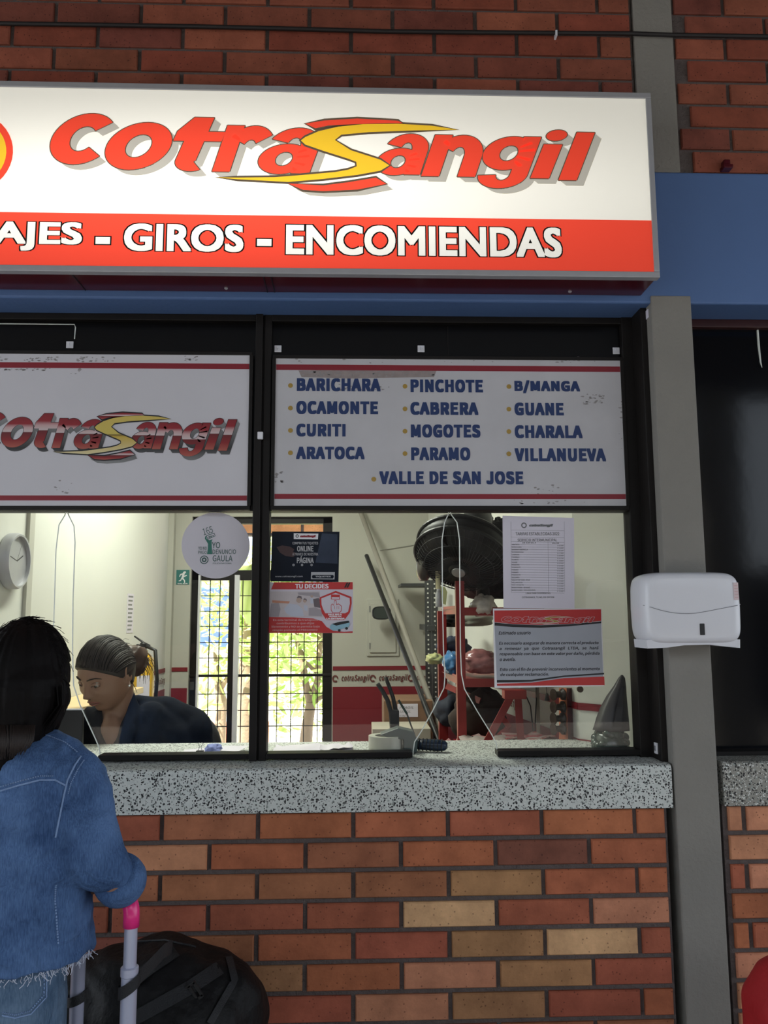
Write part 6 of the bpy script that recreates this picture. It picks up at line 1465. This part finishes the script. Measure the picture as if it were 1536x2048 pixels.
# her loose dark hair
def backhair(d, p):
    ang = math.atan2(d.x, d.y); n = .020*noise.noise(Vector((ang*7, d.z*1.2, 1)))+.010*noise.noise(Vector((ang*22, d.z*2, 4)))
    t_ = 1 if d.y > -.35 or d.z > .35 else .5
    q_ = p*((1.17+n) if t_ == 1 else .95)
    if d.z < -.2 and d.y > -.4: q_.x *= 1+.12*min(1, (-d.z-.2)*2); q_.y += .01
    return q_
mb = head_mb(HB, RB, .95, False, 130, 90, backhair)
caps(mb, [HB+Vector((.0, -.02, -.02)), HB+Vector((-.012, -.035, -.09)), HB+Vector((-.030, -.060, -.150)), HB+Vector((-.055, -.075, -.175))], [.092, .076, .050, .026], 20)
caps(mb, [HB+Vector((.045, -.0, -.03)), HB+Vector((.048, -.02, -.075)), HB+Vector((.022, -.045, -.115))], [.045, .034, .016], 16)
remesh('hair', mb, 'hair', .004, WP, 3, lambda p: .004*noise.noise(Vector((math.atan2(p.x-HB.x, -(p.y-HB.y))*9, p.z*3, 2)))+.0022*noise.noise(Vector((math.atan2(p.x-HB.x, -(p.y-HB.y))*30, p.z*5, 5))))
mb = MB(); rnd = random.Random(12)
def strand(pts, y0, r=.0011): mb.tube([P(a, b, y0) for a, b in pts], [r]*(len(pts)-1)+[r*.3], 4)
for i in range(60):
    j = rnd.uniform(-1, 1); k = rnd.uniform(0, 1)
    strand([(120+8*j, 1385-20*k), (122+6*j, 1410), (112+8*j-10*k, 1432+6*k), (100+9*j-22*k, 1452+14*k)], WY+rnd.uniform(-.05, .03), rnd.uniform(.0008, .0018))
strand([(128, 1358), (139, 1371), (136, 1380)], WY-.02, .0016); strand([(122, 1350), (134, 1368), (128, 1400), (110, 1430)], WY, .0007); strand([(120, 1380), (128, 1400), (118, 1432), (100, 1465)], WY, .0007)
for i in range(110):
    an = rnd.uniform(.1, 2.4); a0 = Vector((math.cos(an), 0, math.sin(an))); b = HB+Vector((a0.x*.080, rnd.uniform(-.03, .03), a0.z*.126))
    t2 = Vector((a0.z, rnd.uniform(-.4, .4), -a0.x)); mb.tube([b, b+a0*.003+t2*.010, b+a0*rnd.uniform(.0, .005)+t2*.022], .0006, 3)
obj('stray_hair', mb, 'hair', WP)
mb = MB()
for i in range(80):
    u0 = rnd.uniform(-20, 78); mb.tube([P(u0*.8+8, 1450, WY-.085), P(u0*.75+8+rnd.uniform(-3, 3), 1480, WY-.098), P(u0*.6+6+rnd.uniform(-6, 6), 1506+9*math.cos(u0/40)+rnd.uniform(-7, 5), WY-.100)], [.0016, .0016, .0005], 4)
obj('hair_ends', mb, 'hair2', WP, smooth=True, label='brown lower ends of her hair')

# ================================================================ LUGGAGE
cen = (tubR+tubL)/2; tdir = Vector((tubL.x-tubR.x, tubL.y-tubR.y, 0)).normalized(); tn = Vector((-tdir.y, tdir.x, 0)); tn = tn if tn.y > 0 else -tn
t = thing('suitcase', 'upright wheeled suitcase with a raised pink and lilac pull handle beside the standing woman', 'suitcase', (cen.x, cen.y, 0))
sc0 = Vector((cen.x, cen.y, 0))+tn*.125
def obox(hw_, hd_, z0, z1, off=Vector((0, 0, 0))):
    q_ = [sc0+off+tdir*a_*hw_+tn*b_*hd_ for a_, b_ in ((-1, -1), (1, -1), (1, 1), (-1, 1))]; return MB().loft([[Vector((p.x, p.y, z)) for p in q_] for z in (z0, z1)])
obj('shell', obox(.16, .105, .06, .435), 'blackcloth', t, bevel=.02, seg=4, smooth='auto')
for a_ in (-.12, .12):
    for b_ in (-.08, .08): c = sc0+tdir*a_+tn*b_; obj('wheel', MB().lathe([(.024, -.011), (.024, .011)], (c.x, c.y, .0245), tdir, 16), 'black', t); obj('wheel_fork', MB().box(c.x-.008, c.x+.008, c.y-.008, c.y+.008, .03, .065), 'greysteel', t)
for c, v_, r_ in ((tubR, 1952, .0125), (tubL, 1930, .0118)):
    zj = P(262, v_, Y1).z
    obj('handle_tube', MB().lathe([(r_, 0), (r_, hz-.05-zj+.002)], (c.x, c.y, zj), n=20), 'tube', t, smooth='auto'); obj('handle_sleeve', MB().lathe([(r_*1.22, 0), (r_*1.22, zj-.44), (r_*1.36, zj-.438), (r_*1.36, zj-.424), (r_*1.2, zj-.422)], (c.x, c.y, .44), n=20), 'tube', t, smooth='auto')
A, B = Vector((tubR.x, tubR.y, hz)), Vector((tubL.x, tubL.y, hz)); dv = (B-A).normalized()
pts = [A+Vector((0, 0, -.052))]
for k in range(7): an = k/6*PI/2; pts.append(A+dv*(.030*(1-math.cos(an)))+Vector((0, 0, -.030+.030*math.sin(an))))
for k in range(7): an = (1-k/6)*PI/2; pts.append(B-dv*(.030*(1-math.cos(an)))+Vector((0, 0, -.030+.030*math.sin(an))))
pts.append(B+Vector((0, 0, -.052))); obj('grip', MB().tube(pts, .0155, 18), 'pink', t, smooth=True, label='glossy pink grip')
# duffel bag
dc = Vector((P(316, 1960, -.20).x, -.205, .61))
t = thing('duffel_bag', 'large black nylon duffel bag lying over the suitcase by the brick wall', 'bag', (dc.x, dc.y, .46))
mb = MB(); rings = []
prof = [(-.250, .03), (-.240, .08), (-.215, .115), (-.16, .135), (-.08, .148), (0, .152), (.08, .150), (.15, .138), (.20, .118), (.232, .085), (.246, .04)]
for x, r in prof: rings.append([dc+Vector((x, sup(k, 40, r, r*1.0, 2.6)[0]*.98, sup(k, 40, r, r*1.0, 2.6)[1]*.95-.05*(x/.25)**2*(1 if x > 0 else .4)-.01)) for k in range(40)])
mb.loft(rings)
DB = remesh('shell', mb, 'blackcloth', .007, t, 3, lambda p: .022*noise.noise(Vector((p.x*6+p.z*6, p.y*9, p.z*7-p.x*5)))+.010*abs(noise.noise(Vector((p.x*16+p.z*12, p.y*10, p.z*14+3))))-.004)
DT = bvh(DB)
def strap(pts, w, nm='strap', m='webbing', lift=.004, steps=10):
    L_, R_ = [], []
    for i in range(len(pts)-1):
        for j in range(steps+(i == len(pts)-2)):
            t_ = j/steps; u, v = pts[i][0]*(1-t_)+pts[i+1][0]*t_, pts[i][1]*(1-t_)+pts[i+1][1]*t_
            d = Vector((pts[i+1][0]-pts[i][0], pts[i+1][1]-pts[i][1])).normalized()
            a_, b_ = oncloth(DT, u-d.y*w/2, v+d.x*w/2, lift), oncloth(DT, u+d.y*w/2, v-d.x*w/2, lift)
            if a_ and b_: L_.append(a_); R_.append(b_)
    if len(L_) > 2:
        mb = MB(); mb.loft([L_, R_], False, False); mb.loft([[p+Vector((0, -.0015, .0005)) for p in L_], [p+Vector((0, -.0015, .0005)) for p in R_]], False, False)
        return obj(nm, mb, m, t, smooth=True)
strap([(352, 1900), (300, 1935), (262, 1965)], 26); strap([(440, 1935), (380, 1975), (300, 2020), (250, 2047)], 28); strap([(420, 2047), (470, 1960), (455, 1900)], 14)
seam(DT, [(150, 1905), (230, 1885), (330, 1880), (400, 1895)], t, 'zip', .0025, 'webbing')
# strap looped round the telescopic tubes
def loop(c, z, r, tilt=0):
    return [Vector((c.x+(r+.004)*math.cos(2*PI*k/20), c.y+(r+.004)*math.sin(2*PI*k/20), z+tilt*math.cos(2*PI*k/20))) for k in range(21)]
zl = P(250, 1972, Y1).z
mb = MB(); lo_ = loop(tubR, zl, .016, .012); mb.loft([[p-Vector((0, 0, .012)) for p in lo_], [p+Vector((0, 0, .012)) for p in lo_]], False, False); obj('strap_loop', mb, 'webbing', t, smooth=True)
pA = oncloth(DT, 345, 1893, .004)
if pA: 
    d_ = [Vector((tubR.x+.016, tubR.y, zl+.012)), Vector((tubR.x+.05, tubR.y+.07, zl+.035)), pA]; mb = MB(); mb.loft([[p-Vector((0, 0, .014)) for p in d_], [p+Vector((0, 0, .014)) for p in d_]], False, False); obj('strap', mb, 'webbing', t, smooth=True)
zl2 = P(160, 1995, Y2).z
mb = MB(); lo_ = loop(tubL, zl2, .015, .006); mb.loft([[p-Vector((0, 0, .010)) for p in lo_], [p+Vector((0, 0, .010)) for p in lo_]], False, False); obj('strap_loop', mb, 'webbing', t, smooth=True)
pb = oncloth(DT, 386, 1985, .004)
if pb:
    mb = MB(); a_ = Vector((.8, 0, .55)).normalized(); b_ = Vector((-.55, 0, .8)).normalized()
    for s_ in (-.013, 0, .013): mb.bar(pb+a_*s_-b_*.017, pb+a_*s_+b_*.017, .005, .006)
    for s_ in (-.017, .017): mb.bar(pb+b_*s_-a_*.015, pb+b_*s_+a_*.015, .005, .006)
    obj('buckle', mb, 'black', t)
# red bag at the lower right edge
rc_ = P(1612, 2003, -.42)
t = thing('red_bag', 'tall bright red fabric bag standing at the lower right edge', 'bag', (rc_.x, -.42, 0))
mb = MB().loft([ering((rc_.x, -.42), rx, ry, z, e=3.2) for z, rx, ry in ((.004, .10, .07), (.02, .125, .095), (.25, .13, .10), (.50, .125, .10), (rc_.z, .115, .095), (rc_.z+.06, .085, .075), (rc_.z+.095, .04, .04))])
remesh('shell', mb, 'red', .009, t, 4, lambda p: .008*noise.noise(p*11))
obj('carry_handle', MB().tube([(rc_.x-.05, -.42, rc_.z+.07), (rc_.x-.04, -.42, rc_.z+.13), (rc_.x+.04, -.42, rc_.z+.13), (rc_.x+.05, -.42, rc_.z+.07)], .008, 8), 'blackcloth', t, smooth=True)
